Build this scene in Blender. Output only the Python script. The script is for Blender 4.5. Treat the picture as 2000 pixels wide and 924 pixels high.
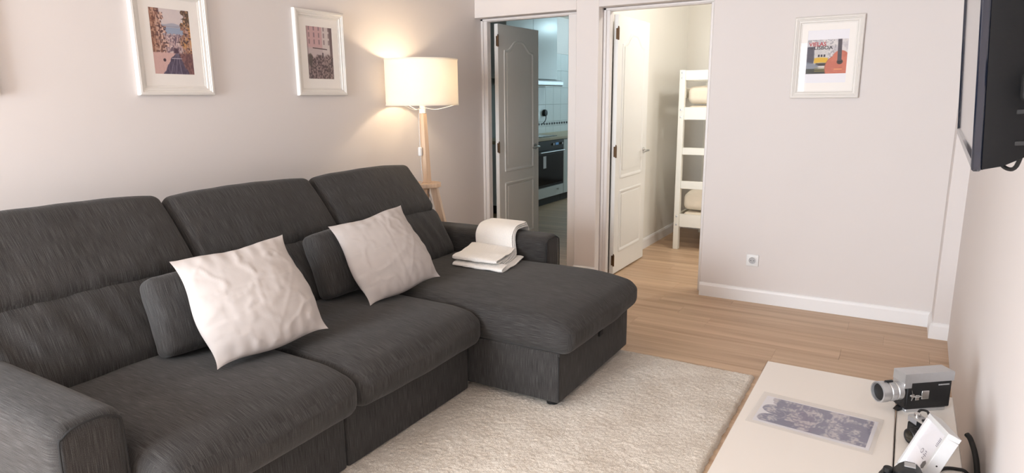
import bpy, bmesh, math, random
import numpy as np
from mathutils import Vector, Matrix, Euler
random.seed(7)
R = math.radians
scene = bpy.context.scene
for o in list(bpy.data.objects): bpy.data.objects.remove(o, do_unlink=True)
COL = scene.collection

# ---------------------------------------------------------------- camera
CAMH = 1.41
FPX = 1282.5                       # focal length in pixels of the 2000 x 924 frame
yaw, pitch, roll = R(-30.875), R(11.879), R(-0.5354)
fw = Vector((math.sin(yaw)*math.cos(pitch), math.cos(yaw)*math.cos(pitch), -math.sin(pitch)))
rt = Vector((math.cos(yaw), -math.sin(yaw), 0)); up = rt.cross(fw)
rt, up = (math.cos(roll)*rt + math.sin(roll)*up), (-math.sin(roll)*rt + math.cos(roll)*up)
cd = bpy.data.cameras.new('camera'); cam = bpy.data.objects.new('camera', cd); COL.objects.link(cam)
cd.sensor_fit = 'HORIZONTAL'; cd.sensor_width = 36; cd.lens = 36*FPX/2000; cd.clip_start = 0.02
M = Matrix.Identity(4)
for i in range(3): M[i][0], M[i][1], M[i][2] = rt[i], up[i], -fw[i]
M[2][3] = CAMH
cam.matrix_world = M
scene.camera = cam

# ---------------------------------------------------------------- world, window light, exposure
w = bpy.data.worlds.new('world'); scene.world = w; w.use_nodes = True
w.node_tree.nodes['Background'].inputs[0].default_value = (0.75, 0.86, 1.0, 1)
w.node_tree.nodes['Background'].inputs[1].default_value = 1.0
def area(name, loc, target, sx, sy, power, col):
    l = bpy.data.lights.new(name, 'AREA'); l.shape = 'RECTANGLE'; l.size = sx; l.size_y = sy
    l.energy = power; l.color = col
    o = bpy.data.objects.new(name, l); COL.objects.link(o); o.location = loc
    o.rotation_euler = (Vector(target)-Vector(loc)).to_track_quat('-Z', 'Y').to_euler()
    return o
area('window_daylight', (-2.27, -2.54, 1.2), (-2.27, 3, 1.2), 1.5, 2.05, 208, (0.85, 0.925, 1.0))
area('kitchen_window_daylight', (-3.2, 10.3, 1.5), (-3.4, 7, 1.2), 1.2, 1.2, 10, (0.60, 0.88, 1.0))
area('bedroom_window_daylight', (1.15, 5.7, 1.6), (-2, 5.9, 1.5), 1.2, 1.2, 14, (0.97, 0.98, 0.95))
scene.view_settings.view_transform = 'Standard'
scene.view_settings.look = 'None'
scene.view_settings.gamma = 1.0
scene.view_settings.use_curve_mapping = False
scene.view_settings.exposure = 0.36

# ---------------------------------------------------------------- materials
def srgb(r, g, b):
    f = lambda c: (c/255)/12.92 if c/255 <= .04045 else ((c/255+.055)/1.055)**2.4
    return (f(r), f(g), f(b), 1)
def N(nt, t, **kw):
    n = nt.nodes.new(t)
    for k, v in kw.items(): setattr(n, k, v)
    return n
def base_mat(name, col, rough=.5, metal=0, spec=.5):
    m = bpy.data.materials.new(name); m.use_nodes = True
    b = m.node_tree.nodes['Principled BSDF']
    b.inputs['Base Color'].default_value = col; b.inputs['Roughness'].default_value = rough
    b.inputs['Metallic'].default_value = metal; b.inputs['Specular IOR Level'].default_value = spec
    return m, m.node_tree, b
def noise_mat(name, col, rough=.5, metal=0, scale=40, var=.08, bump=.0, bscale=None, spec=.5, stretch=(1,1,1)):
    """plain coloured surface with faint mottling and fine relief, in object space"""
    m, nt, b = base_mat(name, col, rough, metal, spec)
    tc = N(nt, 'ShaderNodeTexCoord'); mp = N(nt, 'ShaderNodeMapping'); mp.inputs['Scale'].default_value = stretch
    nt.links.new(tc.outputs['Object'], mp.inputs[0])
    nz = N(nt, 'ShaderNodeTexNoise'); nz.inputs['Scale'].default_value = scale; nz.inputs['Detail'].default_value = 4
    nt.links.new(mp.outputs[0], nz.inputs['Vector'])
    rp = N(nt, 'ShaderNodeMix', data_type='RGBA')
    rp.inputs[6].default_value = tuple(c*(1-var) for c in col[:3])+(1,)
    rp.inputs[7].default_value = tuple(min(1, c*(1+var)) for c in col[:3])+(1,)
    nt.links.new(nz.outputs['Fac'], rp.inputs[0]); nt.links.new(rp.outputs[2], b.inputs['Base Color'])
    if bump:
        n2 = N(nt, 'ShaderNodeTexNoise'); n2.inputs['Scale'].default_value = bscale or scale*4; n2.inputs['Detail'].default_value = 3
        nt.links.new(mp.outputs[0], n2.inputs['Vector'])
        bp = N(nt, 'ShaderNodeBump'); bp.inputs['Strength'].default_value = bump; bp.inputs['Distance'].default_value = .002
        nt.links.new(n2.outputs['Fac'], bp.inputs['Height']); nt.links.new(bp.outputs[0], b.inputs['Normal'])
    return m
MT = {}
MT['wall'] = noise_mat('wall_paint', srgb(226, 219, 216), .75, scale=3, var=.012, bump=.06, bscale=180, spec=.3)
MT['ceiling'] = noise_mat('ceiling_paint', srgb(232, 222, 212), .8, scale=3, var=.01)
MT['trim'] = noise_mat('trim_paint', srgb(242, 240, 240), .35, scale=6, var=.012)
MT['casing'] = noise_mat('casing_paint', srgb(230, 224, 221), .4, scale=6, var=.012)
MT['door'] = noise_mat('door_paint', srgb(240, 239, 236), .32, scale=8, var=.012, bump=.05, bscale=90)
MT['bedwall'] = noise_mat('bedroom_paint', srgb(236, 233, 226), .75, scale=3, var=.012)
MT['frame'] = noise_mat('white_frame_paint', srgb(228, 223, 217), .45, scale=20, var=.015)
MT['matboard'] = noise_mat('mat_board', srgb(248, 243, 238), .8, scale=50, var=.01)
MT['paper'] = noise_mat('paper', srgb(240, 238, 243), .7, scale=50, var=.01)
MT['lacquer'] = noise_mat('white_lacquer', srgb(236, 229, 221), .28, scale=6, var=.01)
MT['plastic_w'] = noise_mat('white_plastic', srgb(238, 238, 238), .3, scale=20, var=.01)
MT['framewhite'] = noise_mat('white_frame_plastic', srgb(208, 208, 209), .4, scale=20, var=.01)
MT['black'] = noise_mat('black_plastic', srgb(16, 16, 18), .45, scale=60, var=.15, bump=.1)
MT['tvblack'] = noise_mat('tv_housing', srgb(6, 6, 8), .65, scale=60, var=.12, bump=.08, spec=.25)
MT['leather'] = noise_mat('black_leatherette', srgb(17, 17, 19), .5, scale=200, var=.2, bump=.5, bscale=700)
MT['dark'] = noise_mat('dark_rubber', srgb(15, 15, 16), .6, scale=40, var=.1)
MT['chrome'] = noise_mat('chrome', srgb(205, 205, 205), .18, 1, scale=20, var=.04)
MT['steel'] = noise_mat('brushed_steel', srgb(196, 197, 199), .34, .75, scale=60, var=.06)
MT['hinge'] = noise_mat('bronze_hinge', srgb(96, 74, 54), .4, .8, scale=60, var=.15)
MT['brass'] = noise_mat('brass_pin', srgb(200, 165, 95), .3, 1, scale=60, var=.05)
MT['mount'] = noise_mat('steel_bracket', srgb(60, 60, 62), .5, .6, scale=40, var=.1)
MT['white_wood'] = noise_mat('white_painted_wood', srgb(243, 241, 232), .4, scale=12, var=.015)
MT['linen'] = noise_mat('cream_linen', srgb(238, 226, 206), .85, scale=25, var=.04, bump=.3, bscale=60)
MT['tile'] = noise_mat('white_tile', srgb(222, 226, 226), .2, scale=5, var=.02)
MT['grout'] = noise_mat('grout', srgb(165, 168, 166), .8, scale=60, var=.06)
MT['bordertile'] = noise_mat('border_tile', srgb(60, 62, 64), .3, scale=20, var=.1)
MT['worktop'] = noise_mat('worktop', srgb(196, 180, 150), .4, scale=30, var=.12)
MT['kitcab'] = noise_mat('kitchen_cabinet', srgb(226, 230, 230), .35, scale=8, var=.01)
MT['ovenglass'] = noise_mat('oven_glass', srgb(16, 18, 20), .12, scale=20, var=.1)
MT['oven'] = noise_mat('oven_panel', srgb(34, 36, 38), .35, scale=40, var=.1)
MT['plinth'] = noise_mat('plinth', srgb(40, 40, 40), .5, scale=40, var=.1)
MT['lensglass'] = noise_mat('lens_glass', srgb(30, 26, 14), .05, scale=20, var=.1, spec=1.0)
MT['screen'] = noise_mat('tv_screen', srgb(10, 10, 12), .08, scale=5, var=.05, spec=.8)
MT['bezel'] = noise_mat('tv_bezel', srgb(22, 28, 42), .16, scale=40, var=.1, spec=.8)

def wood(name, c0, c1, axis=0, fine=1.0, rough=.45, rnd=True):
    m, nt, b = base_mat(name, c0, rough)
    g = N(nt, 'ShaderNodeNewGeometry'); mp = N(nt, 'ShaderNodeMapping')
    s = [26*fine]*3; s[axis] = 1.1*fine; mp.inputs['Scale'].default_value = s
    oi = N(nt, 'ShaderNodeObjectInfo'); ml = N(nt, 'ShaderNodeVectorMath', operation='SCALE'); ml.inputs[0].default_value = (37, 61, 83)
    nt.links.new(oi.outputs['Random'], ml.inputs['Scale'])
    ad = N(nt, 'ShaderNodeVectorMath', operation='ADD')
    nt.links.new(g.outputs['Position'], mp.inputs[0]); nt.links.new(mp.outputs[0], ad.inputs[0]); nt.links.new(ml.outputs[0], ad.inputs[1])
    n1 = N(nt, 'ShaderNodeTexNoise'); n1.inputs['Scale'].default_value = .55; n1.inputs['Detail'].default_value = 7; n1.inputs['Roughness'].default_value = .62; n1.inputs['Distortion'].default_value = .35
    nt.links.new(ad.outputs[0], n1.inputs['Vector'])
    cr = N(nt, 'ShaderNodeValToRGB'); cr.color_ramp.elements[0].position = .32; cr.color_ramp.elements[1].position = .68
    cr.color_ramp.elements[0].color = c0; cr.color_ramp.elements[1].color = c1
    nt.links.new(n1.outputs['Fac'], cr.inputs[0])
    hs = N(nt, 'ShaderNodeHueSaturation')
    mr = N(nt, 'ShaderNodeMapRange'); mr.inputs['To Min'].default_value = .95 if rnd else 1; mr.inputs['To Max'].default_value = 1.05 if rnd else 1
    nt.links.new(oi.outputs['Random'], mr.inputs['Value']); nt.links.new(mr.outputs[0], hs.inputs['Value'])
    nt.links.new(cr.outputs[0], hs.inputs['Color']); nt.links.new(hs.outputs[0], b.inputs['Base Color'])
    bp = N(nt, 'ShaderNodeBump'); bp.inputs['Strength'].default_value = .12; bp.inputs['Distance'].default_value = .001
    nt.links.new(n1.outputs['Fac'], bp.inputs['Height']); nt.links.new(bp.outputs[0], b.inputs['Normal'])
    return m
MT['plank'] = wood('oak_laminate', srgb(180, 146, 115), srgb(216, 187, 156), 0, rough=.42)
MT['subfloor'] = noise_mat('plank_joint', srgb(96, 70, 50), .8, scale=30, var=.1)
MT['lampwood'] = wood('light_beech', srgb(206, 174, 146), srgb(230, 204, 178), 2, fine=2.0, rough=.5)

def fabric(name, dark, mid, light, streak=560, sheen=.10):
    """heathered weave: thin streaks along v of the UV map (metres), crossed by a fine thread pattern"""
    m, nt, b = base_mat(name, mid, .9, spec=.2)
    tc = N(nt, 'ShaderNodeTexCoord')
    def nz(su, sv, det=2):
        mp = N(nt, 'ShaderNodeMapping'); mp.inputs['Scale'].default_value = (su, sv, 1)
        n = N(nt, 'ShaderNodeTexNoise'); n.inputs['Scale'].default_value = 1; n.inputs['Detail'].default_value = det
        nt.links.new(tc.outputs['UV'], mp.inputs[0]); nt.links.new(mp.outputs[0], n.inputs['Vector']); return n
    a = nz(streak, 13, 3); c = nz(1100, 420, 1); d = nz(3.2, 3.2, 2)
    mx = N(nt, 'ShaderNodeMath', operation='MULTIPLY_ADD'); mx.inputs[1].default_value = .55
    sc = N(nt, 'ShaderNodeMath', operation='MULTIPLY'); sc.inputs[1].default_value = .45
    nt.links.new(c.outputs['Fac'], sc.inputs[0]); nt.links.new(a.outputs['Fac'], mx.inputs[0]); nt.links.new(sc.outputs[0], mx.inputs[2])
    cr = N(nt, 'ShaderNodeValToRGB'); e = cr.color_ramp.elements
    e[0].position = .38; e[0].color = dark; e[1].position = .64; e[1].color = light
    k = e.new(.5); k.color = mid
    nt.links.new(mx.outputs[0], cr.inputs[0])
    hs = N(nt, 'ShaderNodeHueSaturation'); mr = N(nt, 'ShaderNodeMapRange'); mr.inputs['To Min'].default_value = .86; mr.inputs['To Max'].default_value = 1.14
    nt.links.new(d.outputs['Fac'], mr.inputs['Value']); nt.links.new(mr.outputs[0], hs.inputs['Value']); nt.links.new(cr.outputs[0], hs.inputs['Color'])
    nt.links.new(hs.outputs[0], b.inputs['Base Color'])
    bp = N(nt, 'ShaderNodeBump'); bp.inputs['Strength'].default_value = .2; bp.inputs['Distance'].default_value = .001
    nt.links.new(mx.outputs[0], bp.inputs['Height'])
    w2 = nz(16, 3.0, 2); b2 = N(nt, 'ShaderNodeBump'); b2.inputs['Strength'].default_value = .35; b2.inputs['Distance'].default_value = .012
    nt.links.new(w2.outputs['Fac'], b2.inputs['Height']); nt.links.new(bp.outputs[0], b2.inputs['Normal'])
    nt.links.new(b2.outputs[0], b.inputs['Normal'])
    b.inputs['Sheen Weight'].default_value = sheen; b.inputs['Sheen Roughness'].default_value = .5
    return m
MT['sofa'] = fabric('charcoal_weave', srgb(41, 39, 38), srgb(57, 55, 54), srgb(86, 84, 83))
MT['piping'] = noise_mat('charcoal_piping', srgb(30, 30, 31), .8, scale=80, var=.1)
MT['cotton'] = noise_mat('white_cotton', srgb(190, 182, 178), .85, scale=14, var=.02, bump=.25, bscale=22)

def knit(name, col):
    m, nt, b = base_mat(name, col, .9, spec=.2)
    tc = N(nt, 'ShaderNodeTexCoord')
    mp = N(nt, 'ShaderNodeMapping'); nt.links.new(tc.outputs['UV'], mp.inputs[0])
    w1 = N(nt, 'ShaderNodeTexWave', wave_type='BANDS', bands_direction='X'); w1.inputs['Scale'].default_value = 26; w1.inputs['Distortion'].default_value = .8; w1.inputs['Detail Scale'].default_value = 3
    w2 = N(nt, 'ShaderNodeTexWave', wave_type='BANDS', bands_direction='Y'); w2.inputs['Scale'].default_value = 40
    for q in (w1, w2): nt.links.new(mp.outputs[0], q.inputs['Vector'])
    mu = N(nt, 'ShaderNodeMath', operation='MULTIPLY'); nt.links.new(w1.outputs['Fac'], mu.inputs[0]); nt.links.new(w2.outputs['Fac'], mu.inputs[1])
    bp = N(nt, 'ShaderNodeBump'); bp.inputs['Strength'].default_value = .5; bp.inputs['Distance'].default_value = .003
    nt.links.new(mu.outputs[0], bp.inputs['Height']); nt.links.new(bp.outputs[0], b.inputs['Normal'])
    return m
MT['knit'] = knit('cream_knit', srgb(250, 247, 243))

def rug_mat():
    m, nt, b = base_mat('rug_pile', srgb(205, 190, 174), .95, spec=.15)
    g = N(nt, 'ShaderNodeNewGeometry')
    n1 = N(nt, 'ShaderNodeTexNoise'); n1.inputs['Scale'].default_value = 240; n1.inputs['Detail'].default_value = 3
    n2 = N(nt, 'ShaderNodeTexNoise'); n2.inputs['Scale'].default_value = 5; n2.inputs['Detail'].default_value = 5
    for n in (n1, n2): nt.links.new(g.outputs['Position'], n.inputs['Vector'])
    mu = N(nt, 'ShaderNodeMath', operation='MULTIPLY_ADD'); mu.inputs[1].default_value = .6
    s2 = N(nt, 'ShaderNodeMath', operation='MULTIPLY'); s2.inputs[1].default_value = .4
    nt.links.new(n2.outputs['Fac'], s2.inputs[0]); nt.links.new(n1.outputs['Fac'], mu.inputs[0]); nt.links.new(s2.outputs[0], mu.inputs[2])
    cr = N(nt, 'ShaderNodeValToRGB'); e = cr.color_ramp.elements
    e[0].position = .36; e[0].color = srgb(204, 190, 174); e[1].position = .62; e[1].color = srgb(240, 231, 219)
    nt.links.new(mu.outputs[0], cr.inputs[0]); nt.links.new(cr.outputs[0], b.inputs['Base Color'])
    bp = N(nt, 'ShaderNodeBump'); bp.inputs['Strength'].default_value = .8; bp.inputs['Distance'].default_value = .004
    nt.links.new(n1.outputs['Fac'], bp.inputs['Height']); nt.links.new(bp.outputs[0], b.inputs['Normal'])
    b.inputs['Sheen Weight'].default_value = .3
    return m
MT['rug'] = rug_mat()

def vcol_mat(name, rough=.5, spec=.3):
    m, nt, b = base_mat(name, (1, 1, 1, 1), rough, spec=spec)
    a = N(nt, 'ShaderNodeVertexColor', layer_name='Col'); nt.links.new(a.outputs[0], b.inputs['Base Color']); return m
MT['print'] = vcol_mat('printed_ink', .55)
def clear(name, tint, refl_rough=.02, alpha=None):
    m = bpy.data.materials.new(name); m.use_nodes = True; nt = m.node_tree; nt.nodes.clear()
    out = N(nt, 'ShaderNodeOutputMaterial'); t = N(nt, 'ShaderNodeBsdfTransparent'); t.inputs[0].default_value = tint
    g = N(nt, 'ShaderNodeBsdfGlossy'); g.inputs['Roughness'].default_value = refl_rough
    ge = N(nt, 'ShaderNodeNewGeometry'); dt = N(nt, 'ShaderNodeVectorMath', operation='DOT_PRODUCT')
    nt.links.new(ge.outputs['Normal'], dt.inputs[0]); nt.links.new(ge.outputs['Incoming'], dt.inputs[1])
    ab = N(nt, 'ShaderNodeMath', operation='ABSOLUTE'); nt.links.new(dt.outputs['Value'], ab.inputs[0])
    om = N(nt, 'ShaderNodeMath', operation='SUBTRACT'); om.inputs[0].default_value = 1; nt.links.new(ab.outputs[0], om.inputs[1])
    pw_ = N(nt, 'ShaderNodeMath', operation='POWER'); pw_.inputs[1].default_value = 5; nt.links.new(om.outputs[0], pw_.inputs[0])
    f = N(nt, 'ShaderNodeMath', operation='MULTIPLY_ADD'); f.inputs[1].default_value = .96; f.inputs[2].default_value = .035; nt.links.new(pw_.outputs[0], f.inputs[0])
    mx = N(nt, 'ShaderNodeMixShader'); nt.links.new(f.outputs[0], mx.inputs[0]); nt.links.new(t.outputs[0], mx.inputs[1]); nt.links.new(g.outputs[0], mx.inputs[2])
    last = mx
    if alpha:
        d = N(nt, 'ShaderNodeBsdfDiffuse'); d.inputs[0].default_value = (.9, .9, .9, 1)
        m2 = N(nt, 'ShaderNodeMixShader'); m2.inputs[0].default_value = alpha
        nt.links.new(mx.outputs[0], m2.inputs[1]); nt.links.new(d.outputs[0], m2.inputs[2]); last = m2
    nt.links.new(last.outputs[0], out.inputs[0]); return m
MT['glass'] = clear('clear_glass', (1, 1, 1, 1))
MT['sleeve'] = clear('plastic_sleeve', (1, 1, 1, 1), .15, .05)
MT['switchplastic'] = clear('clear_plastic', (.9, .92, .95, 1), .1, .5)
def shade_mat():
    m = bpy.data.materials.new('lamp_shade_fabric'); m.use_nodes = True; nt = m.node_tree; nt.nodes.clear()
    out = N(nt, 'ShaderNodeOutputMaterial'); d = N(nt, 'ShaderNodeBsdfDiffuse'); t = N(nt, 'ShaderNodeBsdfTranslucent')
    tc = N(nt, 'ShaderNodeTexCoord'); nz = N(nt, 'ShaderNodeTexNoise'); nz.inputs['Scale'].default_value = 300
    nt.links.new(tc.outputs['Object'], nz.inputs['Vector'])
    cm = N(nt, 'ShaderNodeMix', data_type='RGBA'); cm.inputs[6].default_value = srgb(246, 240, 230); cm.inputs[7].default_value = srgb(252, 248, 240)
    nt.links.new(nz.outputs['Fac'], cm.inputs[0]); nt.links.new(cm.outputs[2], d.inputs[0]); nt.links.new(cm.outputs[2], t.inputs[0])
    mx = N(nt, 'ShaderNodeMixShader'); mx.inputs[0].default_value = .34
    nt.links.new(d.outputs[0], mx.inputs[1]); nt.links.new(t.outputs[0], mx.inputs[2]); nt.links.new(mx.outputs[0], out.inputs[0]); return m
MT['shade'] = shade_mat()
def emit(name, col, s):
    m = bpy.data.materials.new(name); m.use_nodes = True; b = m.node_tree.nodes['Principled BSDF']
    b.inputs['Base Color'].default_value = col; b.inputs['Emission Color'].default_value = col; b.inputs['Emission Strength'].default_value = s; return m
MT['bulb'] = emit('glowing_bulb', (1, .72, .38, 1), 12)
MT['display'] = emit('oven_display', (.12, .3, .6, 1), .15)
MT['red'] = noise_mat('red_ink', srgb(176, 34, 44), .6, scale=50, var=.05)
MT['ink'] = noise_mat('black_ink', srgb(42, 34, 42), .6, scale=50, var=.05)
MT['greyink'] = noise_mat('grey_ink', srgb(120, 116, 132), .6, scale=50, var=.05)
MT['olive'] = noise_mat('yellow_ink', srgb(150, 140, 70), .6, scale=50, var=.05)

# ---------------------------------------------------------------- mesh helpers
WM = {}
def link(o, parent=None):
    COL.objects.link(o)
    if parent is not None:
        o.parent = parent; WM[o.name] = WM[parent.name]
    else: WM.setdefault(o.name, Matrix.Identity(4))
    return o
def tag(o, label=None, cat=None, group=None, kind=None):
    if label: o['label'] = label
    if cat: o['category'] = cat
    if group: o['group'] = group
    if kind: o['kind'] = kind
    return o
def thing(name, label, cat, loc=(0, 0, 0), group=None, mat=None):
    o = bpy.data.objects.new(name, None); o.empty_display_size = .05
    m = mat if mat is not None else Matrix.Translation(Vector(loc))
    o.matrix_world = m; COL.objects.link(o); WM[o.name] = m.copy()
    return tag(o, label, cat, group)
class MB:
    def __init__(s): s.v = []; s.f = []; s.uv = {}
    def add(s, verts, faces, uvs=None):
        b = len(s.v); s.v += [tuple(p) for p in verts]
        for i, f in enumerate(faces):
            if uvs is not None: s.uv[len(s.f)] = uvs[i]
            s.f.append(tuple(b+k for k in f))
        return s
    def box(s, lo, hi, c=.0015):
        lo = np.array(lo, float); hi = np.array(hi, float); ctr = (lo+hi)/2; h = (hi-lo)/2
        c = min(c, .45*h.min()); V = []; idx = {}
        for sx in (-1, 1):
            for sy in (-1, 1):
                for sz in (-1, 1):
                    S = np.array((sx, sy, sz))
                    for k in range(3):
                        q = h-c; q[k] = h[k]; idx[(sx, sy, sz, k)] = len(V); V.append(ctr+S*q)
        F = []
        for k in range(3):
            a, b = [i for i in range(3) if i != k]
            for sg in (-1, 1):
                q = []
                for (p, r_) in ((-1, -1), (1, -1), (1, 1), (-1, 1)):
                    S = [0, 0, 0]; S[k] = sg; S[a] = p; S[b] = r_; q.append(idx[(*S, k)])
                F.append(q)
            for p in (-1, 1):
                for r_ in (-1, 1):
                    q = []
                    for (sg, kk) in ((-1, a), (-1, b), (1, b), (1, a)):
                        S = [0, 0, 0]; S[k] = sg; S[a] = p; S[b] = r_; q.append(idx[(*S, kk)])
                    F.append(q)
        for sx in (-1, 1):
            for sy in (-1, 1):
                for sz in (-1, 1): F.append([idx[(sx, sy, sz, k)] for k in range(3)])
        return s.add(V, F)
    def cyl(s, p0, p1, r0, r1=None, n=20, caps=True):
        r1 = r0 if r1 is None else r1; p0 = Vector(p0); p1 = Vector(p1); d = (p1-p0).normalized()
        a = d.orthogonal().normalized(); b = d.cross(a); V = []
        for p, r_ in ((p0, r0), (p1, r1)):
            for i in range(n):
                t = 2*math.pi*i/n; V.append(p+r_*(math.cos(t)*a+math.sin(t)*b))
        F = [(i, (i+1) % n, n+(i+1) % n, n+i) for i in range(n)]
        if caps: F += [tuple(range(n))[::-1], tuple(range(n, 2*n))]
        return s.add(V, F)
    def tube(s, pts, r_, n=8, sub=6, closed=False):
        P = [Vector(p) for p in pts]; Q = []
        if sub > 1 and len(P) > 2:
            L = len(P)
            for i in range(L if closed else L-1):
                g = (lambda k: P[k % L]) if closed else (lambda k: P[max(0, min(L-1, k))])
                p0, p1, p2, p3 = g(i-1), g(i), g(i+1), g(i+2)
                for j in range(sub):
                    t = j/sub
                    Q.append(.5*((2*p1)+(p2-p0)*t+(2*p0-5*p1+4*p2-p3)*t*t+(3*p1-p0-3*p2+p3)*t**3))
            if not closed: Q.append(P[-1])
        else: Q = P
        V = []; m = len(Q); a = None
        for i, p in enumerate(Q):
            d = (Q[(i+1) % m]-Q[i-1]) if closed else (Q[min(m-1, i+1)]-Q[max(0, i-1)])
            d.normalize()
            if a is None: a = d.orthogonal().normalized()
            a = (a-d*a.dot(d)).normalized(); b = d.cross(a)
            V += [p+r_*(math.cos(2*math.pi*k/n)*a+math.sin(2*math.pi*k/n)*b) for k in range(n)]
        F = [(i*n+k, i*n+(k+1) % n, ((i+1) % m)*n+(k+1) % n, ((i+1) % m)*n+k) for i in range(m if closed else m-1) for k in range(n)]
        if not closed: F += [tuple(range(n))[::-1], tuple(range((m-1)*n, m*n))]
        return s.add(V, F)
    def lathe(s, prof, c, n=32, axis=(0, 0, 1), closed=False):
        """prof: (radius, offset along axis)"""
        ax = Vector(axis).normalized(); a = ax.orthogonal().normalized(); b = ax.cross(a); c = Vector(c); V = []
        for (r_, h) in prof:
            V += [c+ax*h+r_*(math.cos(2*math.pi*k/n)*a+math.sin(2*math.pi*k/n)*b) for k in range(n)]
        m = len(prof)
        F = [(i*n+k, i*n+(k+1) % n, ((i+1) % m)*n+(k+1) % n, ((i+1) % m)*n+k) for i in range(m if closed else m-1) for k in range(n)]
        if not closed: F += [tuple(range(n))[::-1], tuple(range((m-1)*n, m*n))]
        return s.add(V, F)
    def prism(s, poly, fn, lo, hi):
        """poly of 2d points pushed from lo to hi; fn(a, b, t) gives the 3d point"""
        n = len(poly); V = [fn(a, b, lo) for a, b in poly]+[fn(a, b, hi) for a, b in poly]
        F = [(i, (i+1) % n, n+(i+1) % n, n+i) for i in range(n)]+[tuple(range(n))[::-1], tuple(range(n, 2*n))]
        return s.add(V, F)
    def soft(s, h, r_=.05, n=(8, 8, 8), bulge=(0, 0, 0), warp=None, mat=None, yside='x', es=3, uvoff=(0, 0)):
        """rounded, puffed cuboid with half sizes h; UVs in metres: u across the streaks, v along them"""
        h = np.array(h, float); r_ = min(r_, .98*h.min()); T = []
        for k in range(3):
            e = [r_*math.tan(R(45)*j/es) for j in range(es+1)]; inn = h[k]-r_
            t = [-(inn+x) for x in e[::-1]]+list(np.linspace(-inn, inn, n[k]+1))[1:-1]+[inn+x for x in e]
            T.append(sorted(set(round(x, 7) for x in t)))
        idx = {}; V = []; F = []; U = []
        def vid(p):
            key = tuple(round(x, 6) for x in p)
            if key in idx: return idx[key]
            p = np.array(p, float); inn = np.clip(p, -(h-r_), h-r_); d = p-inn; L = np.linalg.norm(d)
            q = inn+(d*(r_/L) if L > 1e-9 else d)
            f = 1-(q/h)**2
            f = np.clip(f, 0, 1)**.6
            o = q.copy()
            o[0] += bulge[0]*q[0]/h[0]*f[1]*f[2]; o[1] += bulge[1]*q[1]/h[1]*f[0]*f[2]; o[2] += bulge[2]*q[2]/h[2]*f[0]*f[1]
            if warp: o = np.array(warp(*o), float)
            v = Vector(o)
            if mat is not None: v = mat @ v
            idx[key] = len(V); V.append(v); return idx[key]
        for k in range(3):
            a, b = [i for i in range(3) if i != k]
            for sg in (-1, 1):
                for i in range(len(T[a])-1):
                    for j in range(len(T[b])-1):
                        q = []; u = []
                        for (x, y) in ((i, j), (i+1, j), (i+1, j+1), (i, j+1)):
                            p = [0, 0, 0]; p[k] = sg*h[k]; p[a] = T[a][x]; p[b] = T[b][y]; q.append(vid(p))
                            if k == 0: uu = (p[1], p[2]-p[0])
                            elif k == 2: uu = (p[1], p[0]-p[2])
                            else: uu = (p[0], p[2]) if yside == 'x' else (p[2]+p[1], p[0])
                            u.append((uu[0]+uvoff[0], uu[1]+uvoff[1]))
                        F.append(q); U.append(u)
        return s.add(V, F, U)
    def build(s, name, mat, parent=None, world=True, smooth=True, angle=38, vcol=None, recalc=True, **tags):
        V = s.v
        if parent is not None and world:
            inv = WM[parent.name].inverted(); V = [inv @ Vector(p) for p in V]
        me = bpy.data.meshes.new(name); me.from_pydata([tuple(p) for p in V], [], s.f)
        if s.uv:
            lay = me.uv_layers.new(name='UVMap'); arr = np.zeros((len(me.loops), 2), np.float32)
            for i, u in s.uv.items():
                p = me.polygons[i]; arr[p.loop_start:p.loop_start+len(u)] = u
            lay.data.foreach_set('uv', arr.ravel())
        if recalc:
            bm = bmesh.new(); bm.from_mesh(me); bmesh.ops.recalc_face_normals(bm, faces=bm.faces); bm.to_mesh(me); bm.free()
        if vcol is not None:
            at = me.color_attributes.new('Col', 'FLOAT_COLOR', 'POINT'); at.data.foreach_set('color', np.asarray(vcol, np.float32).ravel())
        if smooth:
            me.polygons.foreach_set('use_smooth', [True]*len(me.polygons)); me.set_sharp_from_angle(angle=R(angle))
        me.materials.append(MT[mat] if isinstance(mat, str) else mat); me.update()
        o = bpy.data.objects.new(name, me); link(o, parent)
        return tag(o, **tags)
def struct(o): o['kind'] = 'structure'; return o

# value noise for the printed pictures and cloth shapes
_rng = np.random.RandomState(3); _tab = _rng.rand(256, 256)
def vnoise(x, y):
    x = np.asarray(x, float); y = np.asarray(y, float); xi = np.floor(x).astype(int); yi = np.floor(y).astype(int)
    fx = x-xi; fy = y-yi; fx = fx*fx*(3-2*fx); fy = fy*fy*(3-2*fy); g = lambda a, b: _tab[a % 256, b % 256]
    return (g(xi, yi)*(1-fx)+g(xi+1, yi)*fx)*(1-fy)+(g(xi, yi+1)*(1-fx)+g(xi+1, yi+1)*fx)*fy
def fbm(x, y, o=4): return sum(vnoise(x*2**i+17*i, y*2**i+31*i)/2**(i+1) for i in range(o))/(1-.5**o)

# ---------------------------------------------------------------- the room
SX = -3.108          # sofa wall
YB = 4.64            # door wall
YW = -2.6            # window wall
ZC = 2.6
def tvx(y): return .318-(4.42-y)*.0172
struct(MB().box((-4.9, -2.8, -.12), (1.5, 10.6, -.013), 0).build('floor', 'subfloor', smooth=False))
FLOOR = bpy.data.objects['floor']
struct(MB().box((-4.9, -2.8, ZC), (1.5, 10.6, ZC+.1), 0).build('ceiling', 'ceiling', smooth=False))
struct(MB().box((SX-.14, YW-.15, 0), (SX, YB+.18, ZC), 0).build('wall_left', 'wall', smooth=False))
wb = MB()
wb.box((SX, YB, 2.049), (-2.20, YB+.18, ZC), .002); wb.box((-2.20, YB, 0), (-2.018, YB+.18, ZC), .004)
wb.box((-2.018, YB, 2.057), (-1.19, YB+.18, ZC), .002); wb.box((-1.19, YB, 0), (.42, YB+.18, ZC), .004)
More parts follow.
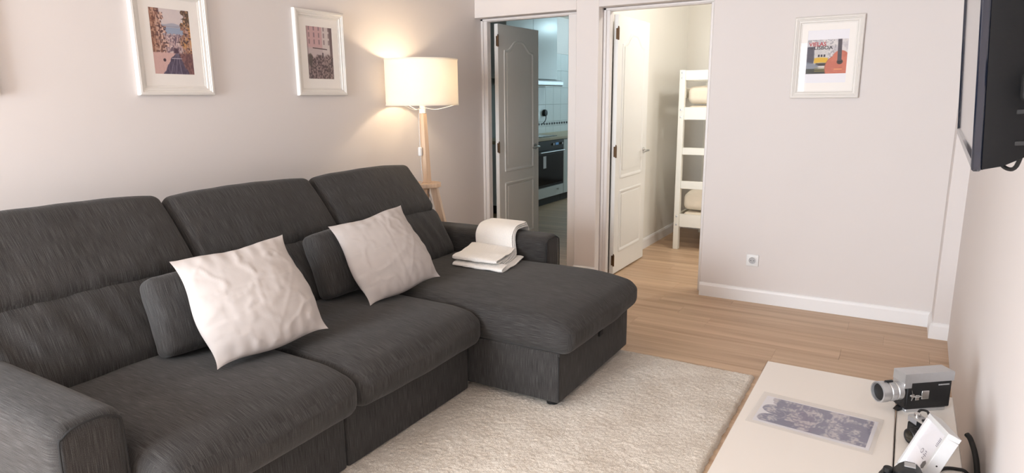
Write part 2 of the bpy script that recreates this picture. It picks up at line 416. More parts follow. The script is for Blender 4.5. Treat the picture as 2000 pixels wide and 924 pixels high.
struct(wb.build('wall_back', 'wall', smooth=False))
struct(MB().box((.236, 4.425, 0), (.42, YB, ZC), .003).build('wall_pillar', 'wall', smooth=False))
struct(MB().prism([(tvx(4.64), 4.64), (tvx(YW-.15), YW-.15), (.45, YW-.15), (.45, 4.64)], lambda a, b, t: (a, b, t), 0, ZC).build('wall_right', 'wall', smooth=False))
wf = MB(); wx0, wx1, wz0, wz1 = -3.05, -1.50, .12, 2.25
wf.box((SX-.14, YW-.15, 0), (wx0, YW, ZC), 0); wf.box((wx1, YW-.15, 0), (.45, YW, ZC), 0)
wf.box((wx0, YW-.15, 0), (wx1, YW, wz0), 0); wf.box((wx0, YW-.15, wz1), (wx1, YW, ZC), 0)
struct(wf.build('wall_front', 'wall', smooth=False))
wn = MB()
for (a, b) in ((wx0, wx0+.06), (wx1-.06, wx1), (-2.305, -2.245)): wn.box((a, YW-.1, wz0), (b, YW-.04, wz1), .003)
wn.box((wx0, YW-.1, wz0), (wx1, YW-.04, wz0+.06), .003); wn.box((wx0, YW-.1, wz1-.06), (wx1, YW-.04, wz1), .003)
win = struct(wn.build('window_1', 'trim'))
for (a, b) in ((wx0+.06, -2.305), (-2.245, wx1-.06)): MB().box((a, YW-.075, wz0+.06), (b, YW-.069, wz1-.06), 0).build('pane', 'glass', win, smooth=False)

# planks (long axis along x), rows of 18 cm with the joints the photo shows
_pl = {}
def plank(x0, x1, y0, y1):
    key = (round(x1-x0, 3), round(y1-y0, 3))
    if key not in _pl:
        m = MB().box((-key[0]/2+.0003, -key[1]/2+.0002, -.012), (key[0]/2-.0003, key[1]/2-.0002, 0), .0006)
        me = bpy.data.meshes.new('plank'); me.from_pydata(m.v, [], m.f)
        bm = bmesh.new(); bm.from_mesh(me); bmesh.ops.recalc_face_normals(bm, faces=bm.faces); bm.to_mesh(me); bm.free()
        me.materials.append(MT['plank']); _pl[key] = me
    o = bpy.data.objects.new('plank', _pl[key]); link(o, FLOOR); o.location = ((x0+x1)/2, (y0+y1)/2, 0)
joints = {0: -.2, 2: .222, 3: -.203, 4: -.522}
def lay(xa, xb, ya, yb):
    i0 = math.floor((4.51-yb)/.18); i1 = math.ceil((4.51-ya)/.18)
    for i in range(i0, i1):
        y1 = min(4.51-.18*i, yb); y0 = max(4.51-.18*(i+1), ya)
        if y1-y0 < .01: continue
        j = joints.get(i, ((i*0.467+.13) % 1.2)-.6); x = j+1.2*math.floor((xa-j)/1.2)
        while x < xb:
            a, b = max(x, xa), min(x+1.2, xb)
            if b-a > .01: plank(a, b, y0, y1)
            x += 1.2
lay(SX, .33, YW, YB+.18)
lay(-2.06, 1.3, YB+.18, 7.05)
lay(-4.67, -2.2, YB+.18, 9.0)

# baseboards
def bboard(name, x0, y0, x1, y1, nx, ny, parent=None):
    """board along a wall from (x0,y0) to (x1,y1), standing out along (nx,ny)"""
    m = MB(); d = Vector((x1-x0, y1-y0, 0)); n = Vector((nx, ny, 0)); prof = [(0, 0), (.015, 0), (.015, .078), (.011, .090), (.007, .096), (0, .098)]
    m.prism(prof, lambda a, b, t: Vector((x0, y0, b))+d*t+n*a, 0, 1)
    return struct(m.build(name, 'trim', smooth=False))
bboard('baseboard_back', -1.19, YB, .236, YB, 0, -1)
bboard('baseboard_pier', -2.20, YB, -2.018, YB, 0, -1)
bboard('baseboard_pillar_side', .236, 4.41, .236, YB, -1, 0)
bboard('baseboard_pillar', .236, 4.425, tvx(4.42), 4.425, 0, -1)
bboard('baseboard_left', SX, YW, SX, YB, 1, 0)

# door surrounds and doors
def surround(name, x0, x1, ox0, ox1, top, otop):
    """painted timber lining set back in the wall opening"""
    m = MB(); y0, y1 = 4.735, 4.792
    m.box((x0, y0, 0), (ox0, y1, top), .004); m.box((ox1, y0, 0), (x1, y1, top), .004); m.box((ox0, y0, otop), (ox1, y1, top), .004)
    # thin stop bead
    m.box((x0, y0-.012, 0), (x0+.022, y0, top), .004); m.box((x1-.022, y0-.012, 0), (x1, y0, top), .004); m.box((x0, y0-.012, top-.016), (x1, y0, top), .004)
    return struct(m.build(name, 'casing'))
surround('trim_1', SX+.001, -2.201, -3.052, -2.31, 2.047, 2.026)
surround('trim_2', -2.017, -1.191, -1.968, -1.232, 2.055, 2.033)
def ridge(path, y_face, w_, hgt, fn):
    """raised moulding ring along a closed 2d path on a face; fn(a, b, h) -> 3d"""
    n = len(path); c = np.array(path); prof = [(-.5, 0), (-.38, .75), (-.1, 1), (.2, .55), (.5, 0)]; V = []; F = []
    for i in range(n):
        d = c[(i+1) % n]-c[i-1]; d = d/np.linalg.norm(d); nn = np.array((-d[1], d[0]))
        for (s, hh) in prof: p = c[i]+nn*s*w_; V.append(fn(p[0], p[1], hh*hgt))
    k = len(prof)
    for i in range(n):
        for j in range(k-1): F.append((i*k+j, ((i+1) % n)*k+j, ((i+1) % n)*k+j+1, i*k+j+1))
    return V, F
def dense(path, step=.03):
    out = []
    for i in range(len(path)):
        a = np.array(path[i]); b = np.array(path[(i+1) % len(path)]); L = np.linalg.norm(b-a); k = max(1, int(L/step))
        for j in range(k): out.append(tuple(a+(b-a)*j/k))
    return out
def arch_panel(y0, y1, z0, z1, rise):
    p = [(y0, z0), (y1, z0), (y1, z1)]; n = 14; c = (y0+y1)/2; hw = (y1-y0)/2
    for i in range(1, n):
        t = 1-2*i/n          # 1 .. -1
        s = max(0, 1-abs(t)/.86); z = z1+rise*(.5-.5*math.cos(math.pi*min(1, s*1.25)))
        p.append((c+hw*t, z))
    p.append((y0, z1)); return p
def door(name, label, xf, y0, y1, top, handle_y):
    """leaf standing open at right angles to the wall: visible face at x = xf, looking to +x"""
    d = struct(MB().box((xf-.036, y0, .012), (xf, y1, top), .002).build(name, 'door'))
    d['label'] = label
    pa, pb = y0+.105, y1-.115
    for (path, nm) in ((arch_panel(pa, pb, .79, 1.80, .085), 'upper_panel'), ([(pa, .19), (pb, .19), (pb, .67), (pa, .67)], 'lower_panel')):
        for (side, sg) in ((xf, 1), (xf-.036, -1)):
            m = MB(); pth = dense(path)
            m.add(*ridge(pth, 0, .030, .0075, lambda a, b, h: (side+sg*h, a, b)))
            cc = np.mean(np.array(path), 0); inner = [tuple(cc+(np.array(p)-cc)*np.array((.86, .90 if nm == 'lower_panel' else .945))) for p in pth]
            m.prism(inner, lambda a, b, t: (t, a, b), side, side+sg*.004)
            m.build(nm, 'door', d)
    hz = .965
    h = MB(); h.cyl((xf, handle_y, hz), (xf+.008, handle_y, hz), .026, n=20); h.cyl((xf+.008, handle_y, hz), (xf+.045, handle_y, hz), .009, n=12)
    h.tube([(xf+.045, handle_y+.008, hz), (xf+.048, handle_y-.03, hz+.001), (xf+.048, handle_y-.075, hz), (xf+.044, handle_y-.115, hz-.004)], .0085, 10)
    h.cyl((xf-.036, handle_y, hz), (xf-.08, handle_y, hz), .009, n=12); h.cyl((xf-.08, handle_y+.006, hz), (xf-.08, handle_y-.11, hz), .0085, n=10)
    h.build('door_handle', 'chrome', d, label='chrome lever handle')
    for z in (.125, .995, 1.878):
        k = MB(); k.cyl((xf+.004, y0-.006, z-.045), (xf+.004, y0-.006, z+.045), .0075, n=12); k.box((xf-.017, y0-.004, z-.04), (xf-.001, y0-.001, z+.04), .001)
        k.lathe([(.003, 0), (.006, .004), (.003, .010)], (xf+.004, y0-.006, z+.045), 10)
        k.build('hinge', 'hinge', d, label='bronze butt hinge')
    return d
door('door_1', 'white panel door standing open into the dim kitchen', -3.0, 4.818, 5.525, 2.018, 5.455)
door('door_2', 'white panel door standing open into the bedroom', -1.935, 4.818, 5.515, 2.018, 5.445)

# ---------------------------------------------------------------- kitchen shell
kw = struct(MB().box((-4.85, YB+.1, 0), (-4.68, 10.5, ZC), 0).build('wall_kitchen_left', 'grout', smooth=False))
struct(MB().box((-4.75, YB+.18, 2.066), (-4.672, 10.5, ZC), 0).build('wall_kitchen_upper', 'wall', smooth=False))
struct(MB().box((-4.85, 10.42, 0), (-2.0, 10.55, ZC), 0).build('wall_kitchen_far', 'wall', smooth=False))
struct(MB().box((-4.85, YB+.0, 0), (SX-.14, YB+.18, ZC), 0).build('wall_kitchen_near', 'wall', smooth=False))
struct(MB().box((-2.2, YB+.18, 0), (-2.06, 10.5, ZC), 0).build('wall_bedroom_left', 'bedwall', smooth=False))
def tile_mesh(w_, h_, mat):
    m = MB().box((-.006, -w_/2+.0015, -h_/2+.0015), (.004, w_/2-.0015, h_/2-.0015), .0015); me = bpy.data.meshes.new('tile'); me.from_pydata(m.v, [], m.f)
    bm = bmesh.new(); bm.from_mesh(me); bmesh.ops.recalc_face_normals(bm, faces=bm.faces); bm.to_mesh(me); bm.free(); me.materials.append(MT[mat]); return me
tm = tile_mesh(.25, .25, 'tile'); tm2 = tile_mesh(.25, .10, 'tile'); tm3 = tile_mesh(.05, .035, 'bordertile'); tm4 = tile_mesh(.25, .07, 'tile')
for i in range(10):
    y = 7.7+.25*i
    for j in range(4):
        o = bpy.data.objects.new('tile', tm); link(o, kw); o.location = (-4.676, y, 2.066-.125-.25*j)
    o = bpy.data.objects.new('border_tile', tm4); link(o, kw); o.location = (-4.676, y, 1.031)
    o = bpy.data.objects.new('tile', tm2); link(o, kw); o.location = (-4.676, y, .946)
    for k in range(3):
        o = bpy.data.objects.new('border_inset', tm3); link(o, kw); o.location = (-4.6715, y-.083+.083*k, 1.031)

# kitchen furniture along x = -4.07
KX = -4.07
def oven_unit():
    y0, y1 = 7.45, 8.22
    t = thing('oven', 'built-in black oven under the kitchen worktop, seen through the doorway', 'oven', (KX-.28, (y0+y1)/2, 0))
    MB().box((KX-.57, y0, .245), (KX-.02, y1, .86), .003).build('oven_body', 'oven', t)
    p = MB().box((KX-.02, y0, .735), (KX, y1, .86), .003).build('control_panel', 'oven', t)
    yc = 8.02
    MB().box((KX, yc-.045, .79), (KX+.002, yc+.045, .822), .0008).build('display', 'display', p, label='small blue lit clock display')
    for q in (-.13, .13): MB().cyl((KX, yc+q, .805), (KX+.02, yc+q, .805), .016, n=16).build('knob', 'steel', p)
    dd = MB().box((KX-.02, y0, .25), (KX, y1, .728), .004).build('oven_door', 'oven', t)
    MB().box((KX, y0+.03, .28), (KX+.003, y1-.03, .68), .001).build('oven_window', 'ovenglass', dd)
    h = MB(); h.cyl((KX+.035, y0+.04, .712), (KX+.035, y1-.04, .712), .009, n=12)
    for y in (y0+.07, y1-.07): h.cyl((KX, y, .712), (KX+.035, y, .712), .007, n=10)
    h.build('oven_handle', 'steel', dd)
    tag(MB().box((KX+.0035, 7.62, .50), (KX+.0045, 7.70, .66), .0003).build('energy_label', 'paper', dd), label='white paper energy sticker')
oven_unit()
kl = thing('ceiling_light', 'round flush lamp on the kitchen ceiling', 'lamp', (-3.9, 9.4, 2.53))
MB().lathe([(.13, 2.6), (.13, 2.585), (.12, 2.575), (0, 2.575)], (-3.9, 9.4, 0), 28).build('lamp_base', 'plastic_w', kl)
MB().lathe([(.118, 2.575), (.112, 2.55), (.08, 2.535), (0, 2.53)], (-3.9, 9.4, 0), 28).build('diffuser', emit('kitchen_lamp_glow', (.7, .92, 1, 1), 1.5), kl)
l = bpy.data.lights.new('kitchen_lamp_light', 'POINT'); l.energy = 10; l.color = (.62, .89, 1.0); l.shadow_soft_size = .05
lo = bpy.data.objects.new('kitchen_lamp_light', l); COL.objects.link(lo); lo.parent = kl; lo.location = (0, 0, -.06)
def base_unit(y0, y1, label, drawer):
    t = thing('base_cabinet', label, 'cabinet', (KX-.28, (y0+y1)/2, 0), 'white kitchen base cabinets')
    MB().box((KX-.57, y0, .10), (KX-.02, y1, .244 if drawer else .86), .002).build('cabinet_body', 'kitcab', t)
    d = MB().box((KX-.019, y0+.002, .105), (KX, y1-.002, .24 if drawer else .85), .003).build('drawer_front' if drawer else 'cabinet_door', 'kitcab', t)
    k = MB(); k.lathe([(.006, 0), (.006, .012), (.014, .018), (.012, .026)], (KX, (y0+y1)/2 if not drawer else 8.02, .19 if drawer else .7), 14, (1, 0, 0)); k.build('knob', 'steel', d)
    MB().box((KX-.5, y0, 0), (KX-.05, y1, .098), .002).build('plinth', 'plinth', t, label='black plinth')
base_unit(7.45, 8.22, 'white drawer unit directly below the black oven', True)
base_unit(8.225, 8.8, 'white kitchen base cabinet beyond the oven', False)
base_unit(6.85, 7.445, 'white kitchen base cabinet on the near side of the oven, behind the open door', False)
wt = MB().box((-4.67, 6.85, .862), (KX+.02, 9.6, .90), .004).build('kitchen_worktop', 'worktop')
tag(wt, 'pale stone-effect kitchen worktop above the oven', 'worktop')
tag(MB().box((-4.58, 7.5, .9005), (-4.14, 8.16, .909), .002).build('hob', 'ovenglass'), 'black glass hob on the kitchen worktop', 'hob')
t = thing('wall_cabinet', 'white wall cupboard above the cooker hood in the kitchen', 'cabinet', (-4.48, 8.0, 1.66))
MB().box((-4.67, 7.3, 1.665), (-4.44, 8.70, 2.52), .003).build('cabinet_body', 'kitcab', t)
MB().box((-4.439, 7.302, 1.668), (-4.42, 7.998, 2.518), .003).build('cabinet_door', 'kitcab', t); MB().box((-4.439, 8.002, 1.668), (-4.42, 8.698, 2.518), .003).build('cabinet_door', 'kitcab', t)
t = thing('cooker_hood', 'slim grey cooker hood under the white wall cupboard', 'cooker hood', (-4.4, 8.0, 1.59))
MB().prism([(-4.67, 1.66), (-4.67, 1.585), (-4.40, 1.575), (-4.38, 1.59), (-4.38, 1.640), (-4.42, 1.662)], lambda a, b, tt: (a, tt, b), 7.4, 8.82).build('hood_body', 'steel', t)
MB().box((-4.379, 7.42, 1.594), (-4.37, 8.80, 1.634), .002).build('hood_visor', 'steel', t)
t = thing('wall_plug', 'round black plug on the kitchen tiles above the worktop', 'plug', (-4.67, 8.76, 1.15))
MB().lathe([(.046, 0), (.050, .006), (.050, .03), (.044, .045), (.02, .052), (0, .052)], (-4.671, 8.76, 1.195), 24, (1, 0, 0)).build('plug_body', 'black', t)
MB().tube([(-4.63, 8.76, 1.16), (-4.625, 8.74, 1.10), (-4.63, 8.70, 1.06), (-4.64, 8.66, 1.04)], .006, 8).build('cord', 'black', t)

# ---------------------------------------------------------------- bedroom shell and bunk bed
struct(MB().box((-2.2, 7.05, 0), (1.4, 7.2, ZC), 0).build('wall_bedroom_far', 'bedwall', smooth=False))
struct(MB().box((1.25, YB+.1, 0), (1.4, 7.2, ZC), 0).build('wall_bedroom_right', 'bedwall', smooth=False))
struct(MB().box((.42, YB, 0), (1.4, YB+.18, ZC), 0).build('wall_bedroom_near', 'bedwall', smooth=False))
bboard('baseboard_bedroom_left', -2.06, YB+.18, -2.06, 7.05, 1, 0)
bboard('baseboard_bedroom_far', -2.06, 7.05, 1.25, 7.05, 0, -1)
cl = thing('ceiling_lamp', 'round white globe lamp on the bedroom ceiling', 'lamp', (-.85, 5.3, 2.36))
MB().lathe([(.05, 2.58), (.05, 2.6), (0, 2.6)], (-.85, 5.3, 0), 24).build('ceiling_rose', 'plastic_w', cl)
MB().lathe([(.02, 2.58), (.06, 2.565), (.10, 2.52), (.112, 2.47), (.10, 2.42), (.06, 2.375), (.0, 2.36)], (-.85, 5.3, 0), 32).build('globe', emit('globe_glow', (1, .96, .88, 1), 1.5), cl)
l = bpy.data.lights.new('globe_light', 'POINT'); l.energy = 20; l.color = (1, .99, .93); l.shadow_soft_size = .06
lo = bpy.data.objects.new('globe_light', l); COL.objects.link(lo); lo.parent = cl; lo.location = (-.06, 0, -.05)
bx0, bx1, by0, by1 = -1.81, .19, 5.99, 6.93
bed = thing('bunk_bed', 'white wooden bunk bed with a rung ladder in the bedroom', 'bunk bed', ((bx0+bx1)/2, 6.46, 0))
for (x, y) in ((bx0, by0), (bx1-.05, by0), (bx0, by1-.05), (bx1-.05, by1-.05)):
    MB().box((x, y, 0), (x+.05, y+.05, 1.645), .003).build('post', 'white_wood', bed)
def rail(x0, y0, z0, x1, y1, z1, nm='rail'): return MB().box((x0, y0, z0), (x1, y1, z1), .003).build(nm, 'white_wood', bed)
for (z0, z1) in ((.215, .338), (1.205, 1.318)):
    rail(bx0+.05, by0+.012, z0, bx1-.05, by0+.037, z1, 'side_rail'); rail(bx0+.05, by1-.037, z0, bx1-.05, by1-.012, z1, 'side_rail')
    for x in (bx0+.012, bx1-.037): rail(x, by0+.05, z0, x+.025, by1-.05, z1, 'end_rail')
for (z0, z1) in ((1.555, 1.642), ): rail(bx0+.05, by0+.014, z0, bx1-.05, by0+.036, z1, 'guard_rail')
rail(bx0+.05, by1-.036, 1.555, bx1-.05, by1-.014, 1.642, 'guard_rail'); rail(bx0+.05, by1-.036, 1.40, bx1-.05, by1-.014, 1.487, 'guard_rail')
for x in (bx0+.014, bx1-.036):
    rail(x, by0+.05, 1.555, x+.022, by1-.05, 1.642, 'end_board'); rail(x, by0+.05, 1.40, x+.022, by1-.05, 1.487, 'end_board')
rail(-1.40, by0-.001, .05, -1.35, by0+.011, 1.555, 'ladder_upright')
for (z0, z1) in ((.577, .649), (.89, .955)): rail(bx0+.05, by0+.004, z0, -1.36, by0+.026, z1, 'rung')
for (z) in (1.62, 1.575, 1.295, 1.23, .315, .235):
    MB().lathe([(.009, 0), (.008, .003), (.003, .004)], (bx0+.025, by0, z), 12, (0, -1, 0)).build('bolt', 'steel', bed, label='steel bolt head')
for (z0, z1, nm) in ((1.21, 1.33, 'on the top bunk'), (.22, .35, 'on the bottom bunk')):
    c = Vector(((bx0+bx1)/2, 6.46, (z0+z1)/2))
    mt = MB().soft(((bx1-bx0)/2-.06, .40, (z1-z0)/2), .04, (10, 6, 2), mat=Matrix.Translation(c)).build('mattress', 'linen')
    tag(mt, 'cream mattress '+nm+' in the bedroom', 'mattress', 'bunk mattresses')
def pillow_grid(W, H, T, seed, mat, n=64, pinch=.004, wr=.0035, power=.5):
    """soft square cushion: two sheets sewn at the rim, corners drawn out, creased"""
    m = MB(); V = []; F = []; U = []
    t = np.sin(np.linspace(-1, 1, n+1)*math.pi/2)*.45+np.linspace(-1, 1, n+1)*.55
    A, B = np.meshgrid(t, t, indexing='ij')
    ex = 1-pinch*(1-B**2)*np.abs(A)**3; ey = 1-pinch*(1-A**2)*np.abs(B)**3
    ear = 1+.035*(np.abs(A)*np.abs(B))**12; sw = .012*np.sin(B*3+seed)*(1-B**2); X = A*W/2*.965*ex*ear+sw*np.sign(A)*np.abs(A); Y = B*H/2*.965*ey*ear+.010*np.sin(A*3+seed*2)*(1-A**2)*np.abs(B)
    prof = (np.clip(1-A**2, 0, 1)**power*np.clip(1-B**2, 0, 1)**power)*(1-.16*B)*np.clip(1.15-(np.abs(A)*np.abs(B))**3, 0, 1)
    wx = fbm(A*2.2+seed, B*2.2+seed*1.7)-.5; wy = 1-np.abs(fbm(A*1.7+B*.9+seed*3, B*1.6-A*.8)-.5)*2
    rad = np.clip(1-(1-np.abs(A))*(1-np.abs(B))*4, 0, 1)
    wr1 = wr*(wx*1.6+np.maximum(0, wy-.82)*6)*np.clip(prof*2, 0, 1)
    gather = .004*np.sin(A*23+seed)*np.clip(np.abs(B)-.6, 0, 1)*2.2*prof**.3+.004*np.sin(B*21+seed*2)*np.clip(np.abs(A)-.6, 0, 1)*2.2*prof**.3
    q1 = (A-.06+.05*np.sin(B*3+seed))/.022; q2 = (B-.12+.04*np.sin(A*4+seed))/.022; q3 = (B+.34+.05*np.sin(A*3-seed))/.02; q4 = (A+.40+.04*np.sin(B*5))/.022
    cr_ = sum(np.exp(-q**2)-.6*np.exp(-(q-1.6)**2) for q in (q1, q2, q3))+.6*np.exp(-q4**2)*(B > 0)+.9*np.exp(-((A-B*.7-.62)/.03)**2)*(A > 0)
    wr1 = wr1+.0020*cr_*np.clip(prof*1.5, 0, 1)*(.4+fbm(A*3+seed, B*3))
    Z = prof*T/2+wr1+gather*np.clip(prof*4, 0, 1); Z2 = -(prof*T/2+.6*wr1[::-1])
    ids = {}
    for s, ZZ in ((0, Z), (1, Z2)):
        for i in range(n+1):
            for j in range(n+1):
                rim = i in (0, n) or j in (0, n)
                if s == 1 and rim: ids[(1, i, j)] = ids[(0, i, j)]; continue
                ids[(s, i, j)] = len(V); V.append(mat @ Vector((X[i, j], Y[i, j], 0 if rim else ZZ[i, j])))
    for s in (0, 1):
        for i in range(n):
            for j in range(n): F.append((ids[(s, i, j)], ids[(s, i+1, j)], ids[(s, i+1, j+1)], ids[(s, i, j+1)]))
    for f in F: U.append([(V[k][0], V[k][1]) for k in f])
    return m.add(V, F, U)
def frame_mat(c, right, upv):
    r_ = Vector(right).normalized(); u_ = Vector(upv); u_ = (u_-r_*u_.dot(r_)).normalized(); n_ = r_.cross(u_)
    mm = Matrix.Identity(4)
    for i in range(3): mm[i][0], mm[i][1], mm[i][2], mm[i][3] = r_[i], u_[i], n_[i], c[i]
    return mm
pw2 = MB().soft((.42, .29, .07), .045, (16, 10, 3), (0, 0, .02), warp=lambda x, y, z: (x, y, z+.02*(fbm(x*7, y*7)-.5)*max(0, z/.07)), mat=Matrix.Translation((-1.33, 6.345, 1.424)))
tag(pw2.build('bed_pillow', 'linen'), 'cream pillow showing above the rail of the top bunk', 'pillow')
dv = MB().soft((.46, .34, .09), .05, (20, 14, 3), (0, 0, .02), warp=lambda x, y, z: (x, y, z+(-.05+.28*min(1, (x+.46)/.45)+.05*(fbm(x*8+y*5, y*4)-.5))*max(0, z/.09)), mat=Matrix.Translation((-1.29, 6.40, .464)))
tag(dv.build('duvet', 'linen'), 'rumpled cream duvet bunched on the bottom bunk', 'duvet')

# ---------------------------------------------------------------- framed pictures
def grid_print(name, W, H, nx, ny, fn, parent, P, mat='print'):
    """flat print whose inks are worked out by fn(u, v) on a fine grid; P(a, b) -> 3d"""
    u, v = np.meshgrid((np.arange(nx)+.5)/nx, (np.arange(ny)+.5)/ny, indexing='ij')
    uu, vv = np.meshgrid(np.linspace(0, 1, nx), np.linspace(0, 1, ny), indexing='ij')
    rgb = np.clip(fn(uu, vv), 0, 255)/255; lin = np.where(rgb <= .04045, rgb/12.92, ((rgb+.055)/1.055)**2.4)
    colr = np.concatenate([lin, np.ones(lin.shape[:2]+(1,))], 2).reshape(-1, 4)
    m = MB(); V = [P((a-.5)*W, (b-.5)*H) for a, b in zip(uu.ravel(), vv.ravel())]
    F = [(i*ny+j, (i+1)*ny+j, (i+1)*ny+j+1, i*ny+j+1) for i in range(nx-1) for j in range(ny-1)]
    m.add(V, F); return m.build(name, mat, parent, smooth=False, vcol=colr, recalc=False)
def mixc(base, colr, k): return base*(1-k[..., None])+np.array(colr, float)*k[..., None]
def step(x, e=.015): return np.clip(x/e+.5, 0, 1)
def paint_street(u, v):
    n = fbm(u*9, v*9); n2 = fbm(u*34, v*30+5, 3); n3 = vnoise(u*30, v*44); n4 = fbm(u*46, v*12+3, 3)
    c = np.zeros(u.shape+(3,))+np.array((208, 198, 202)); c = mixc(c, (224, 212, 208), n)
    hill = step(.775+.012*np.sin(u*14)-v, .01)*step(v-.70, .01); c = mixc(c, (172, 174, 188), hill)
    c = mixc(c, (148, 164, 190), step(.715-v, .01)*step(v-.58, .03)*.9)
    lb = .27+.22*np.clip(1-v, 0, .5)+.10*(n2-.5)+.035*np.sign(np.sin(v*30)); rb = .84-.24*np.clip(1-v, 0, .5)-.14*(n2-.5)-.03*np.sign(np.sin(v*26+1))
    lw = np.zeros_like(c)+np.array((182, 142, 126)); lw = mixc(lw, (222, 188, 172), step(n4-.52, .12)); lw = mixc(lw, (112, 74, 68), step(.44-n4, .1)*.8); lw = mixc(lw, (70, 46, 52), step(n3-.66, .08)*.85); lw = mixc(lw, (150, 98, 70), step(.16-u, .2)*.5)
    rw = np.zeros_like(c)+np.array((156, 112, 92)); rw = mixc(rw, (206, 152, 92), step(n-.52, .12)*step(u-.75, .1)*.9); rw = mixc(rw, (202, 168, 156), step(n4-.55, .1)*.7); rw = mixc(rw, (66, 46, 50), step(n3-.62, .08)*.8); rw = mixc(rw, (84, 66, 50), step(v-.76, .1)*step(n2-.42, .1)*.9)
    kl = step(lb-u, .01)[..., None]; kr = step(u-rb, .01)[..., None]; c = c*(1-kl)+lw*kl; c = c*(1-kr)+rw*kr
    mid = step(.62+.05*(n2-.5)-v, .02)*step(v-.26, .04)*step(u-lb, .02)*step(rb-u, .02)
    c = mixc(c, (190, 160, 160), mid*.9); c = mixc(c, (100, 80, 96), mid*step(n2-.52, .06)*.85); c = mixc(c, (226, 206, 200), mid*step(n3-.7, .06)*.8)
    rd = step(.33-v+.02*(n-.5), .02); hw = .05+.27*np.clip(.33-v, 0, 1)/.33; ctr = .60-.05*np.clip(.33-v, 0, 1)/.33
    c = mixc(c, (216, 178, 172), rd*step(ctr-u+.15*(n-.5), .02)*.95); c = mixc(c, (128, 88, 88), rd*step(u-ctr-.05, .04)*.9); c = mixc(c, (90, 60, 64), rd*step(u-ctr-.05, .04)*step(n2-.52, .08)*.7)
    road = rd*step(hw-np.abs(u-ctr)+.12*(n-.5), .02)
    c = mixc(c, (92, 82, 104), road); c = mixc(c, (62, 54, 76), road*step(n4-.5, .1)*.7)
    for k in (-.5, -.05, .4): c = mixc(c, (156, 146, 160), road*step(.006-np.abs(u-ctr-k*hw), .006)*.7)
    c = mixc(c, (64, 42, 58), step(.055-np.abs(u-.58), .02)*step(.04-np.abs(v-.365), .02)*.9)
    c = mixc(c, (190, 180, 190), step(.006-np.abs(v-.245), .004)*step(.13-np.abs(u-.58), .02))
    c = mixc(c, (60, 44, 54), step(.035-np.hypot(u-.27, (v-.215)*1.4), .01)*.9)
    for k in (.735, .52, .60): c = mixc(c, (110, 98, 110), step(.003-np.abs(v-k-.08*(u-.5)**2), .003)*step(u-.1)*step(.95-u)*.6)
    return mixc(c, (215, 190, 190), np.full_like(u, .06))
def paint_alley(u, v):
    n = fbm(u*8, v*10); n2 = fbm(u*30, v*34, 3)
    c = np.zeros(u.shape+(3,))+np.array((196, 182, 182)); c = mixc(c, (204, 166, 168), step(.62-u, .05)*step(v-.6, .05))
    c = mixc(c, (214, 204, 202), step(u-.6, .03)*step(.9-u, .03)*step(v-.5, .05))
    win = step(v-.66, .01)*step(.025-np.abs(((u*1.0) % .19)-.1), .01)*step(.045-np.abs((v % .13)-.06), .01); c = mixc(c, (120, 100, 104), win*.75)
    c = mixc(c, (84, 66, 68), step(u-.90+.05*(v-.5), .02)*.8)
    c = mixc(c, (70, 52, 54), step(.009-np.abs(v-.585+.03*(u-.5)), .006)*step(u-.22, .02)*step(.78-u, .02))
    low = step(.44-v+.16*(n-.5), .06); c = mixc(c, (112, 92, 90), low*.9); c = mixc(c, (64, 50, 54), low*step(n2-.52, .1)*.85); c = mixc(c, (170, 150, 148), low*step(.42-n2, .1)*.6)
    fig = step(.025-np.abs(u-.60), .01)*step(.05-np.abs(v-.46), .01); c = mixc(c, (70, 56, 62), fig)
    tree = step(.10-np.hypot(u-.10, (v-.36)*.8)+.05*(n2-.5), .03); c = mixc(c, (74, 66, 60), tree*.9)
    c = mixc(c, (120, 106, 104), step(.05-u, .02)*.5)
    return mixc(c, (214, 190, 190), np.full_like(u, .14))
